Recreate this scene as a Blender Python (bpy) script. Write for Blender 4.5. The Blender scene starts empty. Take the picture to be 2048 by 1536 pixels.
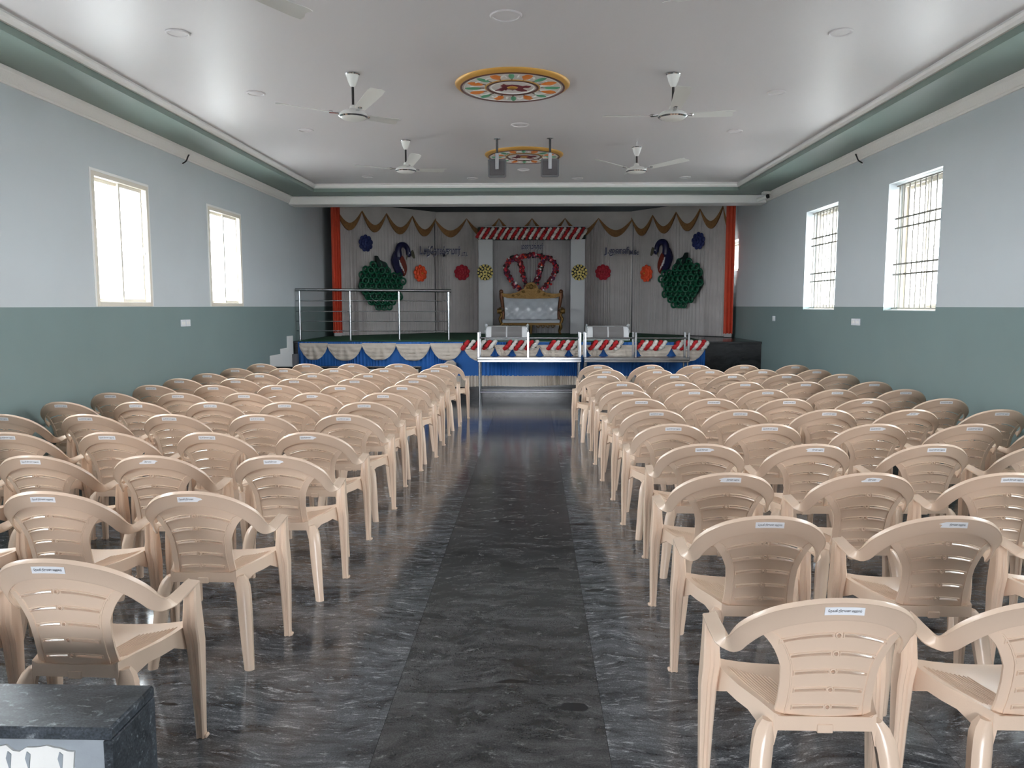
import bpy, bmesh, math, random
from mathutils import Vector, Matrix
random.seed(7)
S = bpy.context.scene
C = S.collection
PI = math.pi

# ------------------------------------------------------------------ camera, sky, exposure
cam = bpy.data.cameras.new('camera'); camo = bpy.data.objects.new('camera', cam); C.objects.link(camo)
camo.location = (0, 0, 1.55)
camo.rotation_euler = (math.radians(90 - 5.784), 0, math.radians(1.517))
cam.sensor_width = 36.0; cam.lens = 36.0 * 1540 / 2048
cam.clip_start = 0.05; cam.clip_end = 300
S.camera = camo
world = bpy.data.worlds.new('sky'); S.world = world; world.use_nodes = True
bg = world.node_tree.nodes['Background']
bg.inputs[0].default_value = (0.91, 0.95, 1.0, 1); bg.inputs[1].default_value = 1.0
S.view_settings.view_transform = 'Standard'; S.view_settings.look = 'None'
S.view_settings.gamma = 1; S.view_settings.use_curve_mapping = False
S.view_settings.exposure = 5.28
S.cycles.use_denoising = True
S.cycles.max_bounces = 10; S.cycles.diffuse_bounces = 6; S.cycles.glossy_bounces = 4
S.cycles.transparent_max_bounces = 8
S.cycles.caustics_reflective = False; S.cycles.caustics_refractive = False
S.cycles.sample_clamp_indirect = 4.0

sun = bpy.data.lights.new('sun', 'SUN'); sun.energy = .8; sun.angle = math.radians(1.5); sun.color = (1, .95, .86)
suno = bpy.data.objects.new('sun', sun); C.objects.link(suno); suno.rotation_euler = (math.radians(-30), 0, 0)   # high, from beyond the stage end

# room figures (metres; camera stands at x=0 y=0)
XL, XR = -4.08, 3.85
YB, YE = -5.6, 17.45          # entrance wall, back wall of the stage
YS = 13.05                    # stage front / beam
ZD = 1.54                     # paint line
ZST = 0.955                   # stage floor
ZC = 3.50                     # ceiling
LWIN = [(7.15, 8.20, 1.545, 2.80), (9.72, 10.80, 1.545, 2.80), (4.60, 5.65, 1.545, 2.80), (2.05, 3.10, 1.545, 2.80)]
RWIN = [(7.50, 8.60, 1.50, 2.86), (9.99, 11.12, 1.50, 2.86), (4.80, 5.90, 1.50, 2.86), (2.2, 3.3, 1.50, 2.86), (14.70, 15.75, 2.21, 2.80)]
DOOR = (-1.25, 1.15, 0.0, 2.3)

def portal(loc, rot, sx, sy):
    l = bpy.data.lights.new('sky_portal', 'AREA'); l.shape = 'RECTANGLE'; l.size = sx; l.size_y = sy
    l.cycles.is_portal = True
    o = bpy.data.objects.new('sky_portal', l); C.objects.link(o); o.location = loc; o.rotation_euler = rot
for a, b, z0, z1 in LWIN:
    portal((XL - .24, (a + b) / 2, (z0 + z1) / 2), (0, -PI / 2, 0), z1 - z0, b - a)
for a, b, z0, z1 in RWIN:
    portal((XR + .24, (a + b) / 2, (z0 + z1) / 2), (0, PI / 2, 0), z1 - z0, b - a)
portal(((DOOR[0] + DOOR[1]) / 2, YB - .24, DOOR[3] / 2), (PI / 2, 0, 0), DOOR[1] - DOOR[0], DOOR[3])

# ------------------------------------------------------------------ materials
MATS = {}
def srgb(r, g, b):
    f = lambda c: (c / 255 / 12.92) if c / 255 <= .04045 else ((c / 255 + .055) / 1.055) ** 2.4
    return (f(r), f(g), f(b), 1)
def mat(name, col, rough=.5, metal=0., spec=.5, bump=0., bscale=60., var=0., vscale=3., coat=0., sheen=0.):
    m = bpy.data.materials.new(name); m.use_nodes = True
    nt = m.node_tree; p = nt.nodes['Principled BSDF']
    if isinstance(col, tuple) and max(col) > 1.01: col = srgb(*col[:3])
    if len(col) == 3: col = (*col, 1)
    p.inputs['Base Color'].default_value = col
    p.inputs['Roughness'].default_value = rough
    p.inputs['Metallic'].default_value = metal
    p.inputs['Specular IOR Level'].default_value = spec
    if coat: p.inputs['Coat Weight'].default_value = coat; p.inputs['Coat Roughness'].default_value = .1
    if sheen: p.inputs['Sheen Weight'].default_value = sheen
    if bump or var:
        tc = nt.nodes.new('ShaderNodeTexCoord')
        if bump:
            n = nt.nodes.new('ShaderNodeTexNoise'); n.inputs['Scale'].default_value = bscale; n.inputs['Detail'].default_value = 4
            b = nt.nodes.new('ShaderNodeBump'); b.inputs['Strength'].default_value = bump; b.inputs['Distance'].default_value = .01
            nt.links.new(tc.outputs['Object'], n.inputs['Vector']); nt.links.new(n.outputs['Fac'], b.inputs['Height'])
            nt.links.new(b.outputs['Normal'], p.inputs['Normal'])
        if var:
            n2 = nt.nodes.new('ShaderNodeTexNoise'); n2.inputs['Scale'].default_value = vscale; n2.inputs['Detail'].default_value = 5
            r = nt.nodes.new('ShaderNodeMapRange'); r.inputs['From Min'].default_value = .3; r.inputs['From Max'].default_value = .7
            r.inputs['To Min'].default_value = 1 - var; r.inputs['To Max'].default_value = 1 + var
            mx = nt.nodes.new('ShaderNodeVectorMath'); mx.operation = 'SCALE'; mx.inputs[0].default_value = col[:3]
            nt.links.new(tc.outputs['Object'], n2.inputs['Vector']); nt.links.new(n2.outputs['Fac'], r.inputs['Value'])
            nt.links.new(r.outputs['Result'], mx.inputs['Scale']); nt.links.new(mx.outputs['Vector'], p.inputs['Base Color'])
    MATS[name] = m
    return m

def granite(name, dark, mid, light, rough, stretch=(1.6, 9.0, 9.0), fleck=.60, rot=.08, spec=.5):
    """polished stone with streaks: flowing dark/light bands, pale flecks and black spots"""
    m = bpy.data.materials.new(name); m.use_nodes = True; nt = m.node_tree; N = nt.nodes; L = nt.links
    p = N['Principled BSDF']; p.inputs['Roughness'].default_value = rough; p.inputs['Specular IOR Level'].default_value = spec
    g = N.new('ShaderNodeNewGeometry'); oi = N.new('ShaderNodeObjectInfo')
    off = N.new('ShaderNodeVectorMath'); off.operation = 'SCALE'; off.inputs[0].default_value = (13.7, 29.1, 7.3)
    L.new(oi.outputs['Random'], off.inputs['Scale'])
    ad = N.new('ShaderNodeVectorMath'); ad.operation = 'ADD'; L.new(g.outputs['Position'], ad.inputs[0]); L.new(off.outputs['Vector'], ad.inputs[1])
    # slow warp so that the streaks swirl
    wn = N.new('ShaderNodeTexNoise'); wn.inputs['Scale'].default_value = 1.3; wn.inputs['Detail'].default_value = 3
    L.new(ad.outputs['Vector'], wn.inputs['Vector'])
    ws = N.new('ShaderNodeVectorMath'); ws.operation = 'MULTIPLY_ADD'; ws.inputs[1].default_value = (.5, .45, .3)
    L.new(wn.outputs['Color'], ws.inputs[0]); L.new(ad.outputs['Vector'], ws.inputs[2])
    mp = N.new('ShaderNodeMapping'); mp.inputs['Scale'].default_value = stretch; mp.inputs['Rotation'].default_value = (0, 0, rot)
    L.new(ws.outputs['Vector'], mp.inputs['Vector'])
    def noise(sc, det, rough_=.6):
        n = N.new('ShaderNodeTexNoise'); n.inputs['Scale'].default_value = sc; n.inputs['Detail'].default_value = det; n.inputs['Distortion'].default_value = .35
        n.inputs['Roughness'].default_value = rough_; L.new(mp.outputs['Vector'], n.inputs['Vector']); return n
    def ramp(src, a, b):
        r = N.new('ShaderNodeMapRange'); r.inputs['From Min'].default_value = a; r.inputs['From Max'].default_value = b
        L.new(src, r.inputs['Value']); return r.outputs['Result']
    def mix(fac, a, b):
        x = N.new('ShaderNodeMix'); x.data_type = 'RGBA'
        L.new(fac, x.inputs[0])
        for k, v in ((6, a), (7, b)):
            if isinstance(v, tuple): x.inputs[k].default_value = v
            else: L.new(v, x.inputs[k])
        return x.outputs[2]
    base = mix(ramp(noise(1.5, 10, .72).outputs['Fac'], .38, .64), dark, mid)
    fl = mix(ramp(noise(4.6, 8, .78).outputs['Fac'], fleck, fleck + .10), base, light)
    n3 = N.new('ShaderNodeTexNoise'); n3.inputs['Scale'].default_value = 1.15; n3.inputs['Detail'].default_value = 2
    mp2 = N.new('ShaderNodeMapping'); mp2.inputs['Scale'].default_value = (2.4, 6, 6); mp2.inputs['Location'].default_value = (3, 8, 1)
    L.new(ad.outputs['Vector'], mp2.inputs['Vector']); L.new(mp2.outputs['Vector'], n3.inputs['Vector'])
    fin = mix(ramp(n3.outputs['Fac'], .70, .725), fl, (.012, .012, .015, 1))
    fg = N.new('ShaderNodeTexNoise'); fg.inputs['Scale'].default_value = 160; fg.inputs['Detail'].default_value = 2
    L.new(g.outputs['Position'], fg.inputs['Vector'])
    sc = N.new('ShaderNodeVectorMath'); sc.operation = 'SCALE'; L.new(fin, sc.inputs[0])
    r = N.new('ShaderNodeMapRange'); r.inputs['From Min'].default_value = .3; r.inputs['From Max'].default_value = .7; r.inputs['To Min'].default_value = .62; r.inputs['To Max'].default_value = 1.4
    L.new(fg.outputs['Fac'], r.inputs['Value']); L.new(r.outputs['Result'], sc.inputs['Scale'])
    L.new(sc.outputs['Vector'], p.inputs['Base Color'])
    MATS[name] = m
    return m

def drape_mat(name, col, rough=.75, stripe=.12):
    m = mat(name, col, rough, sheen=.2, var=.10, vscale=2.5)
    return m

mat('wall_pale', (200, 207, 211), .42, bump=.05, bscale=9, var=.03, vscale=1.2)
mat('wall_green', (127, 146, 145), .42, bump=.05, bscale=9, var=.04, vscale=1.2)
mat('ceiling_white', (210, 206, 207), .40, spec=.4, bump=.03, bscale=2.2)
mat('soffit_green', (126, 142, 135), .5)
mat('plaster_white', (240, 237, 233), .55, bump=.5, bscale=42)
mat('plain_white', (240, 239, 237), .45)
mat('stage_dark_wall', (92, 96, 100), .6)
granite('granite_grey', (.032, .034, .038, 1), (.128, .134, .144, 1), (.36, .37, .39, 1), .12, stretch=(2.6, 11, 11), fleck=.55)
granite('granite_dark', (.022, .022, .023, 1), (.088, .088, .090, 1), (.20, .20, .20, 1), .15, stretch=(2.6, 6.5, 6.5), rot=.22, fleck=.57)
granite('granite_cap', (.020, .024, .028, 1), (.070, .080, .094, 1), (.24, .26, .28, 1), .42, stretch=(4, 9, 9), rot=.6, fleck=.56, spec=.3)
granite('granite_black', (.012, .012, .013, 1), (.030, .030, .033, 1), (.05, .05, .055, 1), .22, fleck=.66)
mat('grout', (.03, .03, .03), .8)
mat('peeling_paint', (232, 230, 226), .8, bump=.4, bscale=18, var=.06)
mat('cement', (150, 156, 162), .85, bump=.4, bscale=25, var=.15, vscale=9)
mat('outdoor_ground', (150, 150, 150), .9, var=.1)
mat('outdoor_concrete', (196, 186, 160), .85)
mat('chair_plastic', (220, 194, 172), .24, bump=.06, bscale=420)
mat('sticker_white', (236, 236, 240), .45)
mat('ink', (40, 38, 44), .6)
mat('window_cream', (228, 221, 208), .4)
mat('grille_iron', (120, 116, 108), .5)
mat('steel', (158, 160, 163), .24, metal=1.)
mat('chrome', (214, 214, 216), .08, metal=1.)
mat('dark_chrome', (84, 84, 88), .22, metal=.9)
mat('dark_rod', (36, 32, 32), .4)
mat('fan_white', (222, 222, 218), .28)
mat('switch_white', (224, 226, 232), .35)
mat('black_plastic', (22, 22, 24), .35)
mat('speaker_grey', (104, 104, 108), .5)
mat('speaker_grille', (96, 94, 96), .6, metal=.3, bump=.4, bscale=300)
mat('gold', (196, 152, 72), .38, metal=.55, bump=.15, bscale=40)
mat('gold_paint', (206, 158, 78), .4, metal=.25)
mat('rim_brown', (92, 56, 50), .5)
mat('med_white', (214, 210, 206), .5)
mat('bud_orange', (222, 128, 52), .5)
mat('bud_green', (92, 158, 122), .5)
mat('maroon', (104, 18, 32), .6)
drape_mat('drape_cream', (184, 178, 176))
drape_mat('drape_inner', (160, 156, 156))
drape_mat('valance_cream', (188, 182, 178))
mat('fringe_gold', (138, 98, 56), .7, bump=.6, bscale=120, var=.2, vscale=20)
mat('drape_orange', (212, 84, 58), .7, var=.12)
mat('skirt_blue', (10, 94, 172), .6, var=.10, sheen=.2)
mat('skirt_cream', (198, 186, 174), .65, var=.06, sheen=.2)
mat('arch_white', (196, 196, 198), .6)
mat('flower_red', (190, 26, 34), .7, bump=.5, bscale=60)
mat('flower_white', (226, 222, 216), .7, bump=.5, bscale=60)
mat('flower_crimson', (178, 20, 44), .55)
mat('flower_orange', (240, 82, 40), .55)
mat('flower_navy', (26, 40, 96), .5)
mat('flower_pink', (214, 110, 118), .6)
mat('flower_purple', (92, 30, 72), .6)
mat('flower_yellow', (222, 202, 120), .55)
mat('leaf_green_dark', (16, 26, 20), .6)
mat('peacock_green', (14, 84, 58), .30)
mat('peacock_deep', (8, 34, 30), .35)
mat('peacock_navy', (18, 20, 62), .4)
mat('peacock_maroon', (118, 42, 28), .45)
mat('peacock_olive', (88, 84, 64), .6)
mat('letter_navy', (20, 18, 66), .4)
mat('foam_white', (226, 226, 228), .7)
mat('sofa_silver', (186, 190, 196), .22, bump=.25, bscale=9)
mat('carved_gold', (110, 82, 38), .40, metal=.6, bump=1., bscale=34)
mat('carved_bronze', (104, 64, 40), .42, metal=.45, bump=.8, bscale=30)
mat('carpet_green', (36, 88, 60), .95, bump=.5, bscale=200)
mat('case_white', (214, 214, 216), .4)
mat('case_mesh', (118, 114, 114), .6, bump=.4, bscale=260)
m = mat('plastic_wrap', (236, 238, 240), .12)
def thin(name, tint, fac):
    m = bpy.data.materials.new(name); m.use_nodes = True; nt = m.node_tree; nt.nodes.clear()
    o = nt.nodes.new('ShaderNodeOutputMaterial'); t = nt.nodes.new('ShaderNodeBsdfTransparent'); g = nt.nodes.new('ShaderNodeBsdfGlossy')
    t.inputs[0].default_value = tint; g.inputs['Roughness'].default_value = .03
    lw = nt.nodes.new('ShaderNodeLayerWeight'); lw.inputs[0].default_value = .5
    pw = nt.nodes.new('ShaderNodeMath'); pw.operation = 'POWER'; pw.inputs[1].default_value = 5; nt.links.new(lw.outputs['Facing'], pw.inputs[0])
    mr = nt.nodes.new('ShaderNodeMapRange'); mr.inputs['To Min'].default_value = .03; mr.inputs['To Max'].default_value = .9; nt.links.new(pw.outputs[0], mr.inputs['Value'])
    mx = nt.nodes.new('ShaderNodeMixShader'); nt.links.new(mr.outputs[0], mx.inputs[0])
    nt.links.new(t.outputs[0], mx.inputs[1]); nt.links.new(g.outputs[0], mx.inputs[2]); nt.links.new(mx.outputs[0], o.inputs[0])
    MATS[name] = m
thin('window_glass', (.95, .97, .97, 1), 0)

# ------------------------------------------------------------------ mesh helpers
class MB:
    def __init__(s): s.v = []; s.f = []; s.mi = []; s.ms = []
    def _m(s, m):
        if m not in s.ms: s.ms.append(m)
        return s.ms.index(m)
    def add(s, verts, faces, m=None):
        k = len(s.v); i = s._m(m) if m else 0
        s.v += [tuple(v) for v in verts]; s.f += [tuple(k + a for a in f) for f in faces]; s.mi += [i] * len(faces)
        return s
    def box(s, x0, x1, y0, y1, z0, z1, m=None, b=0.):
        if b <= 0:
            v = [(x, y, z) for z in (z0, z1) for y in (y0, y1) for x in (x0, x1)]
            return s.add(v, [(0, 2, 3, 1), (4, 5, 7, 6), (0, 1, 5, 4), (2, 6, 7, 3), (0, 4, 6, 2), (1, 3, 7, 5)], m)
        b = min(b, (x1 - x0) * .49, (y1 - y0) * .49, (z1 - z0) * .49)
        v = []; idx = {}
        for i, x in enumerate((x0, x1)):
            for j, y in enumerate((y0, y1)):
                for k, z in enumerate((z0, z1)):
                    ax = x + (b if i == 0 else -b); ay = y + (b if j == 0 else -b); az = z + (b if k == 0 else -b)
                    idx[i, j, k] = len(v); v += [(x, ay, az), (ax, y, az), (ax, ay, z)]
        f = []
        for i in (0, 1):
            q = [idx[i, 0, 0], idx[i, 1, 0], idx[i, 1, 1], idx[i, 0, 1]]; f.append(q)
            q = [idx[0, i, 0] + 1, idx[1, i, 0] + 1, idx[1, i, 1] + 1, idx[0, i, 1] + 1]; f.append(q)
            q = [idx[0, 0, i] + 2, idx[1, 0, i] + 2, idx[1, 1, i] + 2, idx[0, 1, i] + 2]; f.append(q)
        for a in (0, 1):
            for c in (0, 1):
                f.append([idx[a, c, 0], idx[a, c, 1], idx[a, c, 1] + 1, idx[a, c, 0] + 1])
                f.append([idx[a, 0, c], idx[a, 1, c], idx[a, 1, c] + 2, idx[a, 0, c] + 2])
                f.append([idx[0, a, c] + 1, idx[1, a, c] + 1, idx[1, a, c] + 2, idx[0, a, c] + 2])
                for e in (0, 1): f.append([idx[a, c, e], idx[a, c, e] + 1, idx[a, c, e] + 2])
        return s.add(v, f, m)
    def rings(s, rr, m=None, closed=True, caps=True, loop=False):
        """skin a list of equal-length rings"""
        n = len(rr[0]); v = [p for r in rr for p in r]; f = []
        K = len(rr)
        for i in range(K if loop else K - 1):
            a = i * n; b = ((i + 1) % K) * n
            for j in range(n if closed else n - 1):
                k = (j + 1) % n; f.append((a + j, a + k, b + k, b + j))
        if caps and closed and not loop:
            f.append(tuple(range(n))); f.append(tuple((K - 1) * n + j for j in range(n)))
        return s.add(v, f, m)
    def tube(s, pts, r, n=8, m=None, loop=False, caps=True, flat=1.):
        pts = [Vector(p) for p in pts]; K = len(pts); rr = []
        up = None
        for i, p in enumerate(pts):
            if loop: t = pts[(i + 1) % K] - pts[i - 1]
            else: t = pts[min(i + 1, K - 1)] - pts[max(i - 1, 0)]
            if t.length < 1e-9: t = Vector((0, 0, 1))
            t.normalize()
            if up is None: up = Vector((0, 0, 1)) if abs(t.z) < .9 else Vector((0, 1, 0))
            a = up - t * up.dot(t); a.normalize(); up = a; b = t.cross(a)
            q = r[i] if isinstance(r, (list, tuple)) else r
            rr.append([p + (a * math.cos(2 * PI * j / n) * flat + b * math.sin(2 * PI * j / n)) * q for j in range(n)])
        return s.rings(rr, m, caps=caps, loop=loop)
    def lathe(s, prof, n=24, c=(0, 0, 0), m=None, axis='z', caps=True, loop=False):
        rr = []
        for r, z in prof:
            ring = []
            for j in range(n):
                a = 2 * PI * j / n; x, y = r * math.cos(a), r * math.sin(a)
                if axis == 'z': p = (c[0] + x, c[1] + y, c[2] + z)
                elif axis == 'y': p = (c[0] + x, c[1] + z, c[2] + y)
                else: p = (c[0] + z, c[1] + x, c[2] + y)
                ring.append(p)
            rr.append(ring)
        return s.rings(rr, m, caps=caps, loop=loop)
    def ball(s, c, r, m=None, n=8, k=5, sc=(1, 1, 1)):
        rr = []
        for i in range(k + 1):
            t = -PI / 2 + PI * (i + .0) / k; q = max(math.cos(t), .04)
            rr.append([(c[0] + r * sc[0] * q * math.cos(2 * PI * j / n), c[1] + r * sc[1] * q * math.sin(2 * PI * j / n), c[2] + r * sc[2] * math.sin(t)) for j in range(n)])
        return s.rings(rr, m)
    def shell(s, P, mask, offs, m=None):
        """P[i][j] grid of points, mask(i,j) cells kept, offs(i,j) vector to the second skin: closed solid with real holes"""
        R, Cn = len(P), len(P[0]); A = [Vector(p) for r in P for p in r]; B = [Vector(P[i][j]) + Vector(offs(i, j)) for i in range(R) for j in range(Cn)]
        N = len(A); f = []; edges = {}
        for i in range(R - 1):
            for j in range(Cn - 1):
                if not mask(i, j): continue
                q = (i * Cn + j, i * Cn + j + 1, (i + 1) * Cn + j + 1, (i + 1) * Cn + j)
                f.append(q); f.append(tuple(N + a for a in reversed(q)))
                for a, b in zip(q, q[1:] + q[:1]): edges[a, b] = edges.get((a, b), 0) + 1
        for (a, b) in edges:
            if (b, a) not in edges: f.append((b, a, N + a, N + b))
        return s.add(A + B, f, m)
    def prism(s, poly, y0, y1, m=None):
        """outline in x,z extruded along y"""
        n = len(poly); v = [(x, y0, z) for x, z in poly] + [(x, y1, z) for x, z in poly]
        f = [tuple(range(n)), tuple(range(2 * n - 1, n - 1, -1))] + [(i, (i + 1) % n, n + (i + 1) % n, n + i) for i in range(n)]
        return s.add(v, f, m)
    def mesh(s, name, m=None, smooth=True, angle=.7, recalc=True):
        me = bpy.data.meshes.new(name); me.from_pydata(s.v, [], s.f)
        if recalc:
            b = bmesh.new(); b.from_mesh(me); bmesh.ops.remove_doubles(b, verts=b.verts, dist=1e-6); bmesh.ops.recalc_face_normals(b, faces=b.faces)
            if len(b.faces) != len(s.mi): pass
            b.to_mesh(me); b.free()
        ms = s.ms if s.ms else []
        if ms:
            for q in ms: me.materials.append(MATS[q])
            if len(ms) > 1 and len(me.polygons) == len(s.mi): me.polygons.foreach_set('material_index', s.mi)
        elif m: me.materials.append(MATS[m])
        if smooth:
            me.polygons.foreach_set('use_smooth', [True] * len(me.polygons)); me.set_sharp_from_angle(angle=angle)
        me.update()
        return me
    def build(s, name, m=None, parent=None, smooth=True, angle=.7, recalc=True):
        return obj(name, s.mesh(name, m, smooth, angle, recalc), parent)

def obj(name, data, parent=None, loc=None, rot=None):
    o = bpy.data.objects.new(name, data); C.objects.link(o)
    if parent: o.parent = parent
    if loc: o.location = loc
    if rot: o.rotation_euler = rot
    return o
def tag(o, label, cat, group=None):
    o['label'] = label; o['category'] = cat
    if group: o['group'] = group
    return o
def thing(name, label, cat, loc=(0, 0, 0), rz=0., group=None):
    o = bpy.data.objects.new(name, None); C.objects.link(o); o.location = loc; o.rotation_euler = (0, 0, rz); o.empty_display_size = .1
    return tag(o, label, cat, group)
def struct(o): o['kind'] = 'structure'; return o
def kids(o, table): return table.get(o.name, [])
def catmull(P, k=3):
    out = []
    n = len(P)
    for i in range(n - 1):
        p0, p1, p2, p3 = (Vector(P[max(i - 1, 0)]), Vector(P[i]), Vector(P[i + 1]), Vector(P[min(i + 2, n - 1)]))
        for q in range(k):
            t = q / k
            out.append(.5 * ((2 * p1) + (p2 - p0) * t + (2 * p0 - 5 * p1 + 4 * p2 - p3) * t * t + (3 * p1 - p0 - 3 * p2 + p3) * t ** 3))
    out.append(Vector(P[-1]))
    return out
def interp(x, T):
    if x <= T[0][0]: return T[0][1]
    for (a, p), (b, q) in zip(T, T[1:]):
        if x <= b: return p + (q - p) * (x - a) / (b - a)
    return T[-1][1]

# ------------------------------------------------------------------ room shell
struct(MB().box(-60, 60, -60, 80, -.32, -.30).build('ground', 'outdoor_ground', smooth=False))
TH = .23
def side_wall(name, xin, sgn, wins):
    """wall with real openings, painted green up to the line, pale above"""
    x0, x1 = sorted((xin, xin + sgn * TH)); mb = MB()
    ys = sorted({YB - TH, YE + TH} | {w[0] for w in wins} | {w[1] for w in wins})
    zs = sorted({-.3, ZD, 4.1} | {w[2] for w in wins} | {w[3] for w in wins})
    for a, b in zip(ys, ys[1:]):
        for c, d in zip(zs, zs[1:]):
            ym, zm = (a + b) / 2, (c + d) / 2
            if any(w[0] < ym < w[1] and w[2] < zm < w[3] for w in wins): continue
            mb.box(x0, x1, a, b, c, d, 'wall_green' if d <= ZD + .001 else 'wall_pale')
    o = struct(mb.build(name, smooth=False, recalc=False)); return o
side_wall('wall_left', XL, -1, [(a, b, max(c, ZD), d) for a, b, c, d in LWIN])
side_wall('wall_right', XR, 1, RWIN)
mb = MB()
mb.box(XL, DOOR[0], YB - TH, YB, -.3, 4.1, 'wall_pale').box(DOOR[1], XR, YB - TH, YB, -.3, 4.1, 'wall_pale').box(DOOR[0], DOOR[1], YB - TH, YB, DOOR[3], 4.1, 'wall_pale')
struct(mb.build('wall_entrance', smooth=False))
struct(MB().box(XL, XR, YE, YE + TH, -.3, 4.1).build('wall_back', 'stage_dark_wall', smooth=False))
# floor: slabs laid with hairline joints
fl = struct(MB().box(XL, XR, YB - TH, YS + .05, -.3, -.02).build('floor', 'grout', smooth=False))
RX0, RX1 = -.548, .272
def slab(x0, x1, y0, y1, m):
    g = .0008
    MB().box(x0 + g, x1 - g, y0 + g, y1 - g, -.03, 0).build('stone_slab', m, fl, smooth=False)
ry = [YB - TH, -4.2, -1.9, .55, 2.95, 5.3, 7.66, 10.1, YS + .05]
for a, b in zip(ry, ry[1:]):
    if a == 7.66:
        slab(RX0, -.07, a, b, 'granite_dark'); slab(-.07, RX1, a, b, 'granite_dark')
    else: slab(RX0, RX1, a, b, 'granite_dark')
lx = [XL, -2.9, -1.72, RX0]; rx = [RX1, 1.45, 2.65, XR]
sy = [YB - TH, -3.3, -.95, 1.4, 3.7, 6.05, 8.4, 10.75, YS + .05]
for xs in (lx, rx):
    for k, (a, b) in enumerate(zip(xs, xs[1:])):
        for c, d in zip(sy, sy[1:]): slab(a, b, c, d, 'granite_grey')
# ceiling: tray with green soffit
TX0, TX1, TY1 = -3.53, 3.27, 12.55
SO = 3.375
ce = struct(MB().box(TX0 - .05, TX1 + .05, YB, TY1 + .05, ZC, ZC + .1).build('ceiling', 'ceiling_white', smooth=False))
mb = MB()
mb.box(XL, TX0, YB, YS, SO, ZC + .1).box(TX1, XR, YB, YS, SO, ZC + .1).box(TX0, TX1, TY1, YS, SO, ZC + .1)
mb.build('soffit', 'soffit_green', ce, smooth=False)
struct(MB().box(XL - TH, XR + TH, YB - TH, YE + TH, 4.1, 4.25).build('roof_slab', 'plaster_white', smooth=False))
# white moulding along the tray edge
def molding(name, prof, path, m):
    """prof: (out, z) pairs; path: list of (x, y) with inward normals computed per side"""
    mb = MB(); rr = []
    n = len(path)
    for i, (x, y) in enumerate(path):
        d1 = Vector((path[i][0] - path[i - 1][0], path[i][1] - path[i - 1][1])) if i > 0 else None
        d2 = Vector((path[i + 1][0] - path[i][0], path[i + 1][1] - path[i][1])) if i < n - 1 else None
        ns = [Vector((d.y, -d.x)).normalized() for d in (d1, d2) if d is not None]
        nn = ns[0] if len(ns) == 1 else (ns[0] + ns[1]) / (1 + ns[0].dot(ns[1]))
        rr.append([(x + nn.x * o, y + nn.y * o, z) for o, z in prof])
    return struct(mb.rings(rr, m).build(name, m, angle=.4))
tray = [(TX0, YB), (TX0, TY1), (TX1, TY1), (TX1, YB)]
molding('trim_1', [(0, 3.43), (.022, 3.43), (.045, 3.45), (.05, 3.475), (.035, 3.485), (.03, ZC), (0, ZC)], tray, 'plain_white')
# cornice with a carved band
def cornice(name, path, zb=3.255, zt=SO):
    prof = [(0, zb), (.016, zb), (.02, zb + .018), (.028, zb + .022), (.034, zb + .05), (.05, zb + .085), (.058, zb + .092), (.062, zt - .012), (.062, zt), (0, zt)]
    return molding(name, prof, path, 'plaster_white')
cornice('trim_2', [(XL, YB), (XL, YS - .06)])
cornice('trim_3', [(XR, YS - .06), (XR, YB)])
# beam over the stage front with a flat white fascia
struct(MB().box(XL, XR, YS + .002, YS + .3, 3.235, 4.1).build('beam', 'plain_white', smooth=False))
struct(MB().box(XL, XR, YS - .055, YS, 3.232, SO, b=.012).build('trim_4', 'plain_white'))
struct(MB().box(XL, XR, YS + .3, YE, 3.95, 4.1).build('ceiling_stage', 'stage_dark_wall', smooth=False))

# ------------------------------------------------------------------ windows
def window_left(i, w):
    y0, y1, z0, z1 = w
    r = bpy.data.objects.new(f'window_{i}', None); C.objects.link(r); r.location = (XL, (y0 + y1) / 2, z0); struct(r)
    W = (y1 - y0) / 2; H = z1 - z0; F = .045
    mb = MB()   # outer frame, proud of the wall
    for a, b, c, d in ((-W, -W + F, 0, H), (W - F, W, 0, H), (-W + F, W - F, 0, F), (-W + F, W - F, H - F, H)):
        mb.box(-.10, .012, a, b, c, d, b=.003)
    mb.build('frame', 'window_cream', r)
    mb = MB()   # thin plaster architrave
    for a, b, c, d in ((-W - .025, -W, -.0, H + .025), (W, W + .025, 0, H + .025), (-W, W, H, H + .025)):
        mb.box(.0, .008, a, b, c, d, b=.002)
    mb.build('architrave', 'plain_white', r)
    mid = .02
    for k, (a, b, xo) in enumerate(((-W + F, mid + .03, -.075), (mid - .03, W - F - .03, -.045))):
        mb = MB(); s = .032
        for p, q, c, d in ((a, a + s, F, H - F), (b - s, b, F, H - F), (a + s, b - s, F, F + s), (a + s, b - s, H - F - s, H - F)):
            mb.box(xo, xo + .024, p, q, c, d, b=.002)
        sa = mb.build('sash', 'window_cream', r)
        MB().box(xo + .010, xo + .014, a + s, b - s, F + s, H - F - s).build('pane', 'window_glass', sa, smooth=False)
        e = b - s * .5 if k else a + s * .5
        MB().box(xo + .024, xo + .044, e - .009, e + .009, H * .43, H * .43 + .075, b=.004).build('latch', 'case_white', sa)
    return r
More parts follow.
